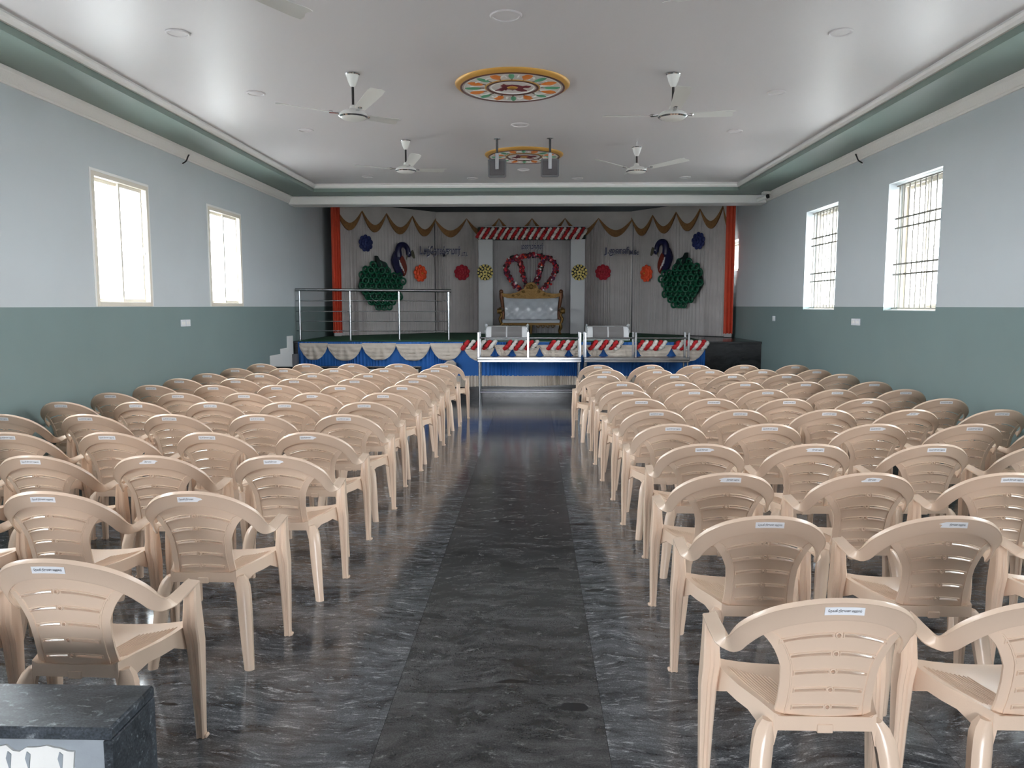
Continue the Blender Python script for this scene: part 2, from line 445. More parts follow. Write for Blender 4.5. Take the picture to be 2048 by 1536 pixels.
def window_right(i, w, small=False):
    y0, y1, z0, z1 = w
    r = bpy.data.objects.new(f'window_{i}', None); C.objects.link(r); r.location = (XR, (y0 + y1) / 2, z0); struct(r)
    W = (y1 - y0) / 2; H = z1 - z0; F = .04
    mb = MB()
    for a, b, c, d in ((-W, -W + F, 0, H), (W - F, W, 0, H), (-W + F, W - F, 0, F), (-W + F, W - F, H - F, H)):
        mb.box(.15, .22, a, b, c, d, b=.003)
    mb.build('frame', 'window_cream', r)
    mid = .02
    for k, (a, b, xo) in enumerate(((-W + F, mid + .02, .16), (mid - .02, W - F, .19))):
        mb = MB(); s = .03
        for p, q, c, d in ((a, a + s, F, H - F), (b - s, b, F, H - F), (a + s, b - s, F, F + s), (a + s, b - s, H - F - s, H - F)):
            mb.box(xo, xo + .02, p, q, c, d, b=.002)
        sa = mb.build('sash', 'window_cream', r)
        MB().box(xo + .008, xo + .012, a + s, b - s, F + s, H - F - s).build('pane', 'window_glass', sa, smooth=False)
    MB().box(.01, .22, -W, W, 0, .012, b=.003).build('sill', 'plain_white', r)
    if not small:
        g = MB().box(.085, .10, -W, W, .02, .032).box(.085, .10, -W, W, H - .032, H - .02).build('grille', 'grille_iron', r)
        n = 10
        for k in range(n):
            y = -W + 2 * W * (k + .5) / n
            MB().tube([(.095, y, .02), (.095, y, H - .02)], .0075, 6).build('bar', 'grille_iron', g)
        for fr in (.28, .36, .645, .72):
            MB().box(.086, .106, -W, W, H * fr, H * fr + .018).build('rail', 'grille_iron', g, smooth=False)
    # concrete sunshade outside
    MB().box(TH, TH + .5, -W - .15, W + .15, H + .02, H + .12).build('sunshade', 'outdoor_concrete', r, smooth=False)
n = 0
for w in LWIN: n += 1; window_left(n, w)
for k, w in enumerate(RWIN): n += 1; window_right(n, w, small=(k == 4))

# ------------------------------------------------------------------ stage
st = struct(MB().box(XL, XR, YS, YE, -.3, ZST - .04).build('stage_platform', 'granite_black', smooth=False))
MB().box(XL, XR, YS - .03, YE, ZST - .04, ZST, b=.006).build('stage_top', 'granite_black', st)
tag(MB().box(-3.98, 2.93, YS + .0, YE - .02, ZST, ZST + .008).build('stage_carpet', 'carpet_green', smooth=False), 'dark green carpet covering the stage floor behind the blue skirt', 'carpet')
# stairs beside the left wall, half hidden by a parapet
pa = thing('stair_parapet', 'low white parapet with dark granite top behind the last chairs at left', 'parapet', (0, 11.75, 0))
MB().box(XL, -1.74, -.06, .06, 0, .59).build('body', 'plain_white', pa, smooth=False)
MB().box(XL, -1.71, -.085, .085, .59, .622, b=.004).build('coping', 'granite_black', pa)
MB().box(-1.74, -1.71, -.075, .075, 0, .59, b=.003).build('end_slab', 'granite_black', pa)
sa = thing('stage_stair', 'dark granite steps with white stepped skirting on the left wall by the stage', 'stair', (XL, 11.9, 0))
for k in range(3):
    MB().box(.016, 1.15, .02 + .3 * k, 1.06, .18 * k, .18 * (k + 1), b=.004).build('step', 'granite_black', sa)
for y0, y1, z1 in ((-.062, .44, .78), (.44, .79, .86), (.79, 1.09, 1.05)):
    MB().box(.002, .014, y0, y1, .0, z1, b=.002).build('skirting', 'plain_white', sa)
MB().box(.02, .10, 1.0, 1.11, .2, .74, b=.004).build('newel', 'speaker_grey', sa)

def pleats(x0, x1, z0, z1, amp=.018, wl=.075, seed=1, nz=6, dx=.012, flare=.5, yoff=0., zbot=None, ztop=None):
    """hanging cloth gathered in irregular pleats, in x-z, front towards -y"""
    rnd = random.Random(seed); n = max(8, int((x1 - x0) / dx)); ph = 0; P = [[] for _ in range(nz + 1)]
    w = wl
    for i in range(n + 1):
        x = x0 + (x1 - x0) * i / n
        ph += 2 * PI * dx / w
        w = wl * (1 + .35 * math.sin(3.1 * x + seed) + .25 * math.sin(11.7 * x + 2 * seed))
        a = amp * (.65 + .5 * math.sin(5.3 * x + 1.7 * seed))
        zb = z0 if zbot is None else zbot(x); zt = z1 if ztop is None else ztop(x)
        for j in range(nz + 1):
            t = j / nz
            P[j].append((x, yoff + a * math.sin(ph + .5 * math.sin(2.2 * t + x * 4)) * (.7 + flare * (1 - t)) + .004 * math.sin(9 * t + x * 7), zb + (zt - zb) * t))
    return MB().shell(P, lambda i, j: True, lambda i, j: (0, .006, 0))

def crescent(x0, x1, zp0, zp1, drop, th, y0, y1, n=18):
    """scalloped gold border: thick in the middle, pointed at both ends"""
    up, lo = [], []
    for i in range(n + 1):
        u = -1 + 2 * i / n; x = x0 + (x1 - x0) * i / n; zp = zp0 + (zp1 - zp0) * i / n
        c = 1 - abs(u) ** 1.9
        lo.append((x, zp - drop * c - .01)); up.append((x, zp - (drop - th) * c ** 1.15 + .006))
    return MB().prism(lo + up[::-1], y0, y1)

bd = {}
def backdrop(name, label, loc, rz, x1, ribs, seed, top):
    r = thing(name, label, 'drape', loc, rz, None)
    pleats(0, x1, ZST + .012, top - .02, seed=seed, nz=8, wl=.062).build('pleated_cloth', 'drape_cream', r, angle=1.2)
    # plain top band with scalloped lower edge
    for a, b in zip(ribs, ribs[1:]):
        zp = 3.43; n = 14; poly = []
        for i in range(n + 1):
            u = -1 + 2 * i / n; poly.append((a + (b - a) * i / n, zp - .30 * (1 - abs(u) ** 1.9)))
        sw = MB().prism([(a, top)] + poly + [(b, top)], -.05, -.036).build('valance_swag', 'valance_cream', r, angle=.5)
        crescent(a, b, zp, zp, .39, .13, -.062, -.034).build('gold_border', 'fringe_gold', sw, angle=.5)
    return r
la = math.atan2(16.9 - 15.05, -2.13 + 3.89); LW = math.hypot(1.85, 1.76)
ra = math.atan2(14.75 - 16.9, 3.78 - 2.16); RW = math.hypot(2.15, 1.62)
WL = backdrop('backdrop_drape', 'cream pleated wing drape with gold scallops behind the stage railing and left peacock', (-3.89, 15.05, 0), la, LW, [.06, .665, 1.257, 1.92, LW], 3, 3.57)
WC = backdrop('backdrop_drape', 'cream pleated centre drape with gold scallops behind the flower arch', (-2.13, 16.945, 0), 0, 4.29, [.0, .70, 1.40, 2.114, 2.826, 3.546, 4.29], 5, 3.57)
WR = backdrop('backdrop_drape', 'cream pleated wing drape with gold scallops behind the right peacock', (2.16, 16.9, 0), ra, RW, [0, .628, 1.275, 1.895, 2.454, RW], 9, 3.57)
def side_curtain(label, loc, rz, seed, w=.17):
    r = thing('side_curtain', label, 'curtain', loc, rz, 'orange side curtains of the stage')
    pleats(-w / 2, w / 2, .06, 2.62, amp=.022, wl=.05, seed=seed, dx=.006, nz=10).build('cloth', 'drape_orange', r, angle=1.2)
    MB().tube([(-w / 2, 0, 2.62), (w / 2, 0, 2.62)], .016, 8).build('heading', 'drape_orange', r)
    MB().box(-w / 2 + .02, w / 2 - .02, -.01, .012, 0.0, .07).build('lining', 'drape_cream', r, smooth=False)
side_curtain('orange gathered curtain strip at the left edge of the stage backdrop', (-3.80, 14.98, ZST + .01), .35, 4)
side_curtain('orange gathered curtain strip at the right edge of the stage backdrop', (3.70, 14.72, ZST + .01), -.3, 8)

# framed flower arch
ar = thing('wedding_arch', 'white two-pillar arch with red and white floral lintel at centre stage', 'arch', (0, 16.5, ZST))
for a, b in ((-1.146, -.839), (.798, 1.103)):
    MB().box(a, b, -.10, .10, .008, 1.99, b=.008).build('pillar', 'arch_white', ar)
def candy(parent, x0, x1, zc, hh, yc, dy, pitch, lean, rnd, petal=.028):
    """roll of flowers in slanting red and white strands"""
    n = int(round((x1 - x0) / pitch)); p = (x1 - x0) / n
    for k in range(2 * n):
        red = k % 2 == 0; mb = MB(); xa = x0 + p * .5 * k
        for i in range(7):
            t = -1 + 2 * (i + .5) / 7
            x = xa + p * .25 + lean * t
            if x < x0 - .012 or x > x1 + .012: continue
            for q in range(2):
                r = petal * (.85 + .35 * rnd.random())
                mb.ball((x + rnd.uniform(-.006, .006), yc + dy * (.35 - .9 * math.sqrt(max(0, 1 - t * t))) + rnd.uniform(-.006, .006) + .03 * q, zc + hh * t + rnd.uniform(-.006, .006)), r, n=6, k=4, sc=(1., .8, .8))
        if mb.v: mb.build('red_strand' if red else 'white_strand', 'flower_red' if red else 'flower_white', parent, angle=1.5)
rnd = random.Random(2)
MB().box(-1.16, 1.11, -.11, .12, 1.985, 2.24, b=.02).build('lintel', 'leaf_green_dark', ar)
candy(ar, -1.165, 1.11, 2.11, .115, -.10, .06, .148, .075, rnd, .034)
MB().box(-1.16, 1.10, -.09, .10, 2.245, 2.262, b=.004).build('capping', 'arch_white', ar)
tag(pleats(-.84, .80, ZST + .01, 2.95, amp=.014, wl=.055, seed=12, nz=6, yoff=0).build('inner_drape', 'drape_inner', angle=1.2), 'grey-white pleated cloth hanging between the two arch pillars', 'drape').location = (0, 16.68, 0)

# rosettes
def rosette(label, loc, rz, R, mats, kind, group, squash=1.):
    r = thing('paper_flower', label, 'flower', loc, rz, group)
    rn = random.Random(hash(kind) % 7 + int(R * 1000))
    def layer(rad, n, pr, y, m, ph, nm):
        mb = MB()
        for k in range(n):
            a = 2 * PI * k / n + ph; c, s_ = math.cos(a), math.sin(a)
            mb.ball((rad * c, y, rad * s_ * squash), pr, n=8, k=5, sc=(1, .38, 1))
        mb.build(nm, m, r, angle=1.5)
    if kind == 'dots':
        MB().lathe([(R * .92, -.02), (R, -.03), (R * .9, -.045)], 20, axis='y').build('backing', 'leaf_green_dark', r)
        for rad, n_, pr, y in ((R * .88, 13, R * .17, -.055), (R * .56, 9, R * .17, -.07), (R * .24, 5, R * .16, -.08)):
            for k in range(n_):
                a = 2 * PI * k / n_ + rad * 9
                MB().ball((rad * math.cos(a), y, rad * math.sin(a)), pr * rn.uniform(.85, 1.15), n=7, k=4, sc=(1, .6, 1)).build('blossom', mats[0], r, angle=1.5)
        MB().ball((0, -.09, 0), R * .12, n=7, k=4).build('centre', 'peacock_olive', r)
        return r
    layer(R * .72, 9, R * .34, -.035, mats[0], .2, 'outer_petals')
    layer(R * .45, 7, R * .32, -.06, mats[1], .6, 'middle_petals')
    layer(R * .2, 5, R * .24, -.085, mats[0], 1., 'inner_petals')
    MB().ball((0, -.10, 0), R * .14, n=8, k=5).build('centre', mats[2], r)
    return r
def on_left(s, z, off=.03): return (-3.89 + s * math.cos(la) + off * math.sin(la), 15.05 + s * math.sin(la) - off * math.cos(la), z)
def on_right(s, z, off=.03): return (2.16 + s * math.cos(ra) + off * math.sin(ra), 16.9 + s * math.sin(ra) - off * math.cos(ra), z)
GF = 'paper flowers pinned on the stage drapes'
rosette('dark navy blue paper flower above the left peacock on the drape', on_left(.732, 2.80), la, .165, ['flower_navy'] * 3, 'p', GF)
rosette('bright orange paper flower right of the left peacock below the name', on_left(2.103, 2.242), la, .175, ['flower_orange', 'flower_orange', 'bud_orange'], 'p', GF)
rosette('crimson paper flower left of the flower arch', (-2.13 + .593, 16.925, 2.275), 0, .165, ['flower_crimson'] * 3, 'p', GF)
rosette('crimson paper flower right of the flower arch', (-2.13 + 3.656, 16.925, 2.275), 0, .165, ['flower_crimson'] * 3, 'p', GF)
rosette('bright orange paper flower left of the right peacock', on_right(.484, 2.234), ra, .175, ['flower_orange', 'flower_orange', 'bud_orange'], 'p', GF)
rosette('dark navy blue paper flower above the tail of the right peacock', on_right(1.878, 2.818), ra, .165, ['flower_navy'] * 3, 'p', GF)
rosette('yellow and black blossom rosette on the left arch pillar', (-1.0, 16.385, 2.255), 0, .165, ['flower_yellow'], 'dots', 'yellow rosettes on the arch pillars')
rosette('yellow and black blossom rosette on the right arch pillar', (.98, 16.385, 2.25), 0, .165, ['flower_yellow'], 'dots', 'yellow rosettes on the arch pillars')

# peacocks: foam relief, tail of overlapping rings
ringmesh = None
def peacock(label, loc, rz, mirror):
    global ringmesh
    sg = -1 if mirror else 1
    r = thing('peacock_relief', label, 'decoration', loc, rz, 'peacock reliefs on the wing drapes')
    X = lambda pts: [(sg * x, z) for x, z in pts]
    # origin: centre of the tail fan; u to the right in the drape plane
    fan = [(-.57, .03), (-.51, .22), (-.40, .38), (-.28, .48), (-.10, .56), (.09, .48), (.19, .38), (.29, .32), (.42, .29), (.52, .28), (.55, .12), (.50, -.10), (.42, -.23), (.29, -.33), (.15, -.40), (-.09, -.40), (-.28, -.31), (-.46, -.13)]
    MB().prism(X([(p[0] * .94, p[1] * .94) for p in fan]), -.035, .0).build('tail_board', 'peacock_deep', r, angle=.5)
    def inside(x, z):
        c = False; n_ = len(fan)
        for i in range(n_):
            (x1, z1), (x2, z2) = fan[i], fan[i - 1]
            if (z1 > z) != (z2 > z) and x < (x2 - x1) * (z - z1) / (z2 - z1) + x1: c = not c
        return c
    if ringmesh is None:
        mb = MB(); mb.tube([(.068 * math.cos(2 * PI * k / 14), 0, .066 * math.sin(2 * PI * k / 14)) for k in range(14)], .021, 7, loop=True)
        mb.ball((.012, .004, -.01), .024, n=8, k=4, sc=(1, .5, 1.1))
        ringmesh = mb.mesh('feather_ring', 'peacock_green', angle=1.5)
    z = -.36; row = 0
    while z < .50:
        x = -.60 + (.066 if row % 2 else 0)
        while x < .56:
            if inside(x, z): obj('feather_ring', ringmesh, r, (sg * x, -.045 - .02 * (row % 2) - .003 * row, z), (random.uniform(-.3, .2), 0, random.uniform(-.3, .3)))
            x += .132
        z += .104; row += 1
    MB().prism(X([(-.14, .66), (-.10, .655), (-.05, .58), (.06, .54), (.16, .44), (.19, .36), (.06, .34), (-.08, .42), (-.13, .52)]), -.09, -.02).build('rump_plume', 'peacock_deep', r, angle=.5)
    MB().prism(X([(.36, .78), (.31, .70), (.275, .60), (.29, .52), (.33, .43), (.39, .31), (.47, .28), (.56, .30), (.58, .50), (.53, .66), (.50, .80)]), -.07, -.01).build('breast', 'peacock_navy', r, angle=.6)
    MB().prism(X([(.50, .70), (.545, .66), (.59, .58), (.625, .48), (.63, .40), (.60, .31), (.56, .27), (.52, .36), (.47, .50), (.455, .60)]), -.088, -.02).build('breast_feathers', 'peacock_maroon', r, angle=.6)
    for k in range(4):
        t = k / 3
        MB().prism(X([(.43 + .09 * t, .60 - .17 * t), (.445 + .09 * t, .59 - .17 * t), (.47 + .095 * t, .46 - .13 * t), (.455 + .095 * t, .47 - .13 * t)]), -.094, -.07).build('slit', 'foam_white', r, angle=.5)
    neck = catmull([(sg * .43, -.06, .66), (sg * .42, -.065, .78), (sg * .45, -.066, .875), (sg * .53, -.068, .915), (sg * .61, -.068, .895), (sg * .665, -.068, .83), (sg * .685, -.068, .745)], 4)
    K = len(neck)
    MB().tube(neck, [.072 - .024 * (i / (K - 1)) for i in range(K)], 10, flat=1.).build('neck', 'peacock_navy', r, angle=1.5)
    MB().ball((sg * .69, -.07, .735), .064, n=10, k=6, sc=(.95, .7, 1.15)).build('head', 'peacock_navy', r, angle=1.5)
    MB().rings([[(sg * (.655 + dx), -.075 + dy, .70 + dz) for dx, dy, dz in ((-.022, 0, .012), (0, -.018, 0), (.024, 0, .005), (0, .018, 0))], [(sg * (.62 + dx), -.075 + dy, .61 + dz) for dx, dy, dz in ((-.006, 0, 0), (0, -.004, 0), (.006, 0, 0), (0, .004, 0))]]).build('beak', 'peacock_olive', r)
    MB().ball((sg * .68, -.115, .75), .013, n=7, k=4).build('eye', 'foam_white', r)
    MB().prism(X([(.735, .735), (.765, .79), (.80, .82), (.825, .78), (.855, .66), (.835, .645), (.79, .69)]), -.075, -.045).build('crest', 'peacock_olive', r, angle=.5)
    return r
peacock('left peacock relief facing right, green ring tail, navy neck, behind the steel railing', on_left(1.066, 1.90, .05), la, False)
peacock('right peacock relief facing left, green ring tail, maroon breast, on the right drape', on_right(1.50, 1.945, .05), ra, True)

# ------------------------------------------------------------------ lettering
def text_mesh(name, s, width, height=None, extr=.0, m='ink', off=0., shear=0., vary=1.):
    c = bpy.data.curves.new(name, 'FONT'); c.body = s; c.size = 1; c.extrude = extr; c.offset = off; c.shear = shear; c.resolution_u = 2
    c.align_x = 'CENTER'
    t = bpy.data.objects.new(name, c); C.objects.link(t)
    bpy.context.view_layer.update()
    dg = bpy.context.evaluated_depsgraph_get()
    me = bpy.data.meshes.new_from_object(t.evaluated_get(dg))
    bpy.data.objects.remove(t); bpy.data.curves.remove(c)
    xs = [v.co.x for v in me.vertices]; ys = [v.co.y for v in me.vertices]
    k = width / (max(xs) - min(xs)); ky = k if height is None else height / (max(ys) - min(ys))
    cx, cy = (max(xs) + min(xs)) / 2, (max(ys) + min(ys)) / 2
    for v in me.vertices: v.co = ((v.co.x - cx) * k, v.co.z * 1.0, (v.co.y - cy) * ky)   # upright, front -y
    me.materials.clear(); me.materials.append(MATS[m]); me.name = name
    return me
def lettering(label, loc, parts):
    r = thing('name_lettering', label, 'lettering', loc)
    for s, x, z, w, h, m in parts:
        a = obj('letters', text_mesh('letters', s, w, h, .012, m, .024), r, (x, -.02, z))
        obj('foam_edge', text_mesh('foam_edge', s, w, h, .006, 'foam_white', .024), a, (.006, .018, -.006))
    return r
KU = '\u0bc1'
lettering('navy foam Tamil name lettering with white edge left of the arch', (-1.89, 16.50, 2.695), [
    ('L', -.475, .03, .055, .17, 'letter_navy'), ('.', -.43, -.045, .02, .02, 'letter_navy'),
    ('\u0b9a\u0ba8\u0bcd\u0bc7\u0ba4\u0bbe\u0bb7\u0bcd\u0b95\u0bc1\u0bae\u0bbe\u0bb0\u0bcd', -.03, .0, .78, .24, 'letter_navy'),
    ('.I.T.I.', .445, -.055, .13, .085, 'letter_navy')])
lettering('small navy Tamil heading over the flower heart inside the arch', (-.004, 16.64, 2.815), [
    ('\u0bae\u0ba3\u0bae\u0b95\u0bcd\u0b95\u0bb3\u0bcd', 0, 0, .47, .135, 'letter_navy')])
lettering('navy foam Tamil name lettering with degree letters right of the arch', (1.86, 16.62, 2.70), [
    ('J.', -.29, .0, .11, .17, 'letter_navy'), ('\u0b9c\u0ba9\u0ba9\u0bc0', -.02, .0, .42, .20, 'letter_navy'), ('M.Sc', .29, -.02, .19, .10, 'letter_navy')])

# ------------------------------------------------------------------ garland heart
gh = thing('garland_heart', 'heart-shaped red and pink flower garland above the gold sofa', 'garland', (-.035, 16.6, 2.205))
rnd = random.Random(4)
def strand(pts, r):
    pp = catmull([(x, 0, z) for x, z in pts], 6); mb = MB()
    names = ['maroon', 'flower_crimson', 'flower_red', 'flower_pink', 'flower_white', 'flower_purple', 'flower_orange', 'leaf_green_dark']
    wts = [8, 3, 1.5, 2, 1.5, 4, 1, 4]
    for p in pp:
        for q in range(5):
            a = rnd.uniform(0, 2 * PI); d = r * rnd.random() ** .6
            mb.ball((p.x + d * math.cos(a), -.03 - .03 * rnd.random(), p.z + d * math.sin(a)), rnd.uniform(.022, .036), rnd.choices(names, wts)[0], n=6, k=4, sc=(1, .7, 1))
    o = mb.build('flower_strand', None, gh, angle=1.5, recalc=False); o['kind'] = 'stuff'
strand([(-.01, -.46), (-.16, -.38), (-.34, -.22), (-.48, -.02), (-.53, .16), (-.46, .31), (-.33, .37)], .05)
strand([(.01, -.46), (.16, -.38), (.34, -.22), (.48, -.02), (.53, .16), (.46, .31), (.33, .37)], .05)
strand([(-.33, .37), (-.24, .28), (-.19, .10), (-.13, -.10), (-.05, -.30), (0, -.42)], .05)
strand([(.33, .37), (.24, .28), (.19, .10), (.13, -.10), (.05, -.30), (0, -.42)], .05)
strand([(-.33, .37), (-.18, .40), (0, .42), (.18, .40), (.33, .37)], .05)

# ------------------------------------------------------------------ gold sofa
so = thing('wedding_sofa', 'gold carved sofa with silver upholstery under the flower heart on stage', 'sofa', (-.03, 16.1, ZST + .008))
mb = MB()
P = []
for i in range(15):
    z = .30 + .47 * i / 14; row = []
    for j in range(33):
        x = -.57 + 1.14 * j / 32
        tuft = .012 * math.sin(x * 26 + (i % 2) * .0) * math.sin(z * 30)
        row.append((x * (1 - .05 * (1 - i / 14)), .16 + .09 * i / 14 - .045 * math.sin(PI * i / 14) - tuft, z))
    P.append(row)
mb.shell(P, lambda i, j: True, lambda i, j: (0, .06, 0)).build('back_cushion', 'sofa_silver', so, angle=1.2)
mb = MB(); P = []
for i in range(9):
    y = -.30 + .48 * i / 8; row = []
    for j in range(33):
        x = -.585 + 1.17 * j / 32
        row.append((x, y, .285 + .03 * math.sin(PI * min(1, (i + 1.2) / 9)) + .006 * math.sin(x * 30) * math.sin(y * 20) - .04 * (1 if i == 0 else 0)))
    P.append(row)
mb.shell(P, lambda i, j: True, lambda i, j: (0, 0, -.07)).build('seat_cushion', 'sofa_silver', so, angle=1.2)
poly = [(-.64, .80), (-.58, .78), (-.50, .755), (-.30, .745), (0, .735), (.30, .745), (.50, .755), (.58, .78), (.64, .80), (.64, .87), (.55, .845), (.44, .845), (.33, .865), (.24, .90), (.20, .93), (.15, .95), (.13, 1.0), (.10, 1.04), (.05, 1.075), (0, 1.085), (-.05, 1.075), (-.10, 1.04), (-.13, 1.0), (-.15, .95), (-.20, .93), (-.24, .90), (-.33, .865), (-.44, .845), (-.55, .845), (-.64, .87)]
cr = MB().prism(poly, .20, .27).build('crest_rail', 'carved_gold', so, angle=.6)
mb = MB()
for sx in (-1, 1):
    for a, b, R in ((.07, .98, .04), (.16, .88, .035), (.27, .82, .03), (.38, .80, .025)):
        mb.tube([(sx * (a + R * (1 - t * .07) * math.cos(t * .7)), .19, b + R * (1 - t * .07) * math.sin(t * .7)) for t in range(12)], .010, 6)
mb.ball((0, .19, .99), .045, sc=(1, .5, 1.2))
mb.build('carving', 'carved_gold', cr, angle=1.2)
for sx in (-1, 1):
    MB().tube(catmull([(sx * .60, .17, .30), (sx * .585, .18, .45), (sx * .60, .21, .60), (sx * .625, .23, .76), (sx * .63, .235, .88)], 4), [.035] * 12 + [.042] * 4 + [.03], 8).build('back_post', 'carved_bronze', so, angle=1.2)
    MB().ball((sx * .63, .22, .89), .045, n=10, k=6).build('finial', 'carved_bronze', so, angle=1.2)
    arm = catmull([(sx * .60, .17, .50), (sx * .625, .0, .53), (sx * .64, -.16, .53), (sx * .645, -.27, .50)], 4)
    am = MB().tube(arm, .035, 8).build('armrest', 'carved_gold', so, angle=1.2)
    sc_ = MB().lathe([(.01, -.05), (.05, -.045), (.058, 0), (.05, .045), (.01, .05)], 12, (sx * .645, -.28, .485), axis='x').build('scroll', 'carved_gold', am, angle=.8)
    MB().tube(catmull([(sx * .64, -.28, .47), (sx * .60, -.285, .40), (sx * .64, -.29, .33), (sx * .615, -.29, .24)], 4), .028, 8).build('arm_post', 'carved_gold', so, angle=1.2)
fr = MB().box(-.60, .60, -.315, -.275, .19, .245, b=.012).build('front_rail', 'carved_gold', so)
mb = MB()
for cx in (-.32, .30):
    for sx in (-1, 1):
        for k in range(2):
            mb.tube([(cx + sx * (.05 + .10 * k) + .045 * math.cos(t * .75) * (1 - t * .06), -.31, .175 + .04 * math.sin(t * .75) * (1 - t * .06)) for t in range(11)], .009, 6)
mb.build('apron_scroll', 'carved_gold', fr, angle=1.2)
for sx in (-1, 1):
    for y in (-.28, .17):
        MB().tube(catmull([(sx * .58, y, .24), (sx * .615, y - .015, .16), (sx * .59, y, .07), (sx * .605, y - .02, 0.012)], 4), [.036, .036, .035, .033, .03, .027, .024, .021, .019, .018, .018, .02, .024], 8).build('leg', 'carved_gold', so, angle=1.2)
MB().tube([(0, -.28, .24), (0, -.29, .1), (0, -.28, .012)], [.034, .026, .02], 8).build('leg', 'carved_gold', so, angle=1.2)

# ------------------------------------------------------------------ stage skirt
sk = thing('stage_skirt', 'blue pleated stage skirt with cream swags and cream bottom band', 'skirt', (0, YS - .05, 0))
pleats(-3.99, 2.90, .37, .945, amp=.014, wl=.058, seed=21, nz=4, dx=.011, flare=.3).build('blue_pleats', 'skirt_blue', sk, angle=1.2)
pleats(-3.99, 2.90, .19, .378, amp=.018, wl=.05, seed=22, nz=3, dx=.010, flare=.3, zbot=lambda x: .20 + .012 * math.sin(x * 1.7) - .01 * math.cos(x * 5)).build('cream_band', 'skirt_cream', sk, angle=1.2)
def swag(x0, x1, zt, drop, seed, pinch=.35):
    rn = random.Random(seed); P = []; nv, nu = 12, 20; k = rn.uniform(4.2, 5.4); sk_ = rn.uniform(-.25, .25)
    for i in range(nv + 1):
        v = i / nv; row = []
        for j in range(nu + 1):
            u = -1 + 2 * j / nu
            c = (1 - abs(u) ** 2.4) ** .85
            z = zt - .045 * v * (1 - c) - drop * v * c
            # catenary folds gathered towards one shoulder
            an = math.atan2(u - sk_, .22 + v * .9)
            f = math.sin(an * (7 + k) + seed) * .016 * min(1, 2.2 * v) * (.5 + .5 * c) + math.sin(2 * PI * k * (v * c + .12 * u * u) + seed) * .014 * min(1, 2 * v)
            row.append((x0 + (x1 - x0) * j / nu, -.035 - .02 * c * v + f, z))
        P.append(row)
    MB().shell(P, lambda i, j: True, lambda i, j: (0, .004, 0)).build('swag', 'skirt_cream', sk, angle=1.4)
e1 = [-3.955, -3.47, -2.885, -2.305, -1.726, -1.16]
for k, (a, b) in enumerate(zip(e1, e1[1:])): swag(a, b, .925 - .012 * (k % 2), .29, 31 + k)
e2 = [-1.16, -.633, -.341, .122, .609, .908, 1.19, 1.744, 2.33, 2.898]
for k, (a, b) in enumerate(zip(e2, e2[1:])): swag(a, b, .90, .27 if b - a > .4 else .20, 51 + k)
# red and white garland rolls along the stage edge
gpos = [(-1.174, -.633), (-.453, .079), (.275, .754), (.976, 1.495), (1.751, 2.218), (2.37, 2.921)]
gn = ['leftmost red and white flower roll on the stage edge', 'second red and white flower roll from the left on the stage edge', 'third red and white flower roll, left of where the two steel tables meet',
      'fourth red and white flower roll, right of where the two steel tables meet', 'second red and white flower roll from the right on the stage edge', 'rightmost red and white flower roll at the skirt end']
rnd = random.Random(6)
for (a, b), t in zip(gpos, gn):
    g = thing('flower_roll', t, 'garland', ((a + b) / 2, YS - .10, .895), 0, 'flower rolls on the stage edge')
    w = (b - a) / 2
    MB().tube([(-w + .01, .01, 0), (w - .01, .01, 0)], .05, 10).build('core', 'leaf_green_dark', g)
    candy(g, -w, w, 0, .068, .0, .06, .155, .055, rnd, .037)
# knot of cloth on the stage front
kn = thing('cloth_knot', 'crumpled cream cloth knot on the skirt beside the aisle chairs at left', 'cloth', (-1.42, YS - .11, .575))
mb = MB()
for k in range(9):
    a = rnd.uniform(0, 2 * PI); mb.tube(catmull([(-.11 + .02 * k, 0, -.05 + .012 * k), (-.02, -.03 - .006 * k, .03 * math.sin(k)), (.08 - .01 * k, -.02, .05 - .012 * k), (.13, 0, -.06 + .01 * k)], 4), .018, 6)
mb.build('folds', 'skirt_cream', kn, angle=1.4)
MB().ball((-.05, -.02, -.05), .05, n=8, k=5, sc=(1.6, .5, .6)).build('dark_fold', 'speaker_grey', kn, angle=1.4)  # flattened grey lump, the dark part of the cloth bundle

# ------------------------------------------------------------------ stage railing
rl = thing('stage_railing', 'stainless steel railing with four posts along the left stage front', 'railing', (0, YS + .14, ZST))
MB().tube([(-4.06, 0, .875), (-2.7, 0, .862), (-1.385, 0, .85)], .025, 10).build('handrail', 'steel', rl, angle=1.2)
for x in (-4.0, -3.128, -2.284, -1.435):
    MB().tube([(x, 0, 0.008), (x, 0, .85)], .019, 10).build('post', 'steel', rl, angle=1.2)
    MB().lathe([(.035, .008), (.035, .014), (.02, .02)], 12, (x, 0, 0)).build('base_plate', 'steel', rl)
for z in (.68, .50, .33, .165):
    MB().tube([(-4.06, -.0, z + .005), (-1.435, 0, z)], .008, 8).build('rod', 'steel', rl, angle=1.2)
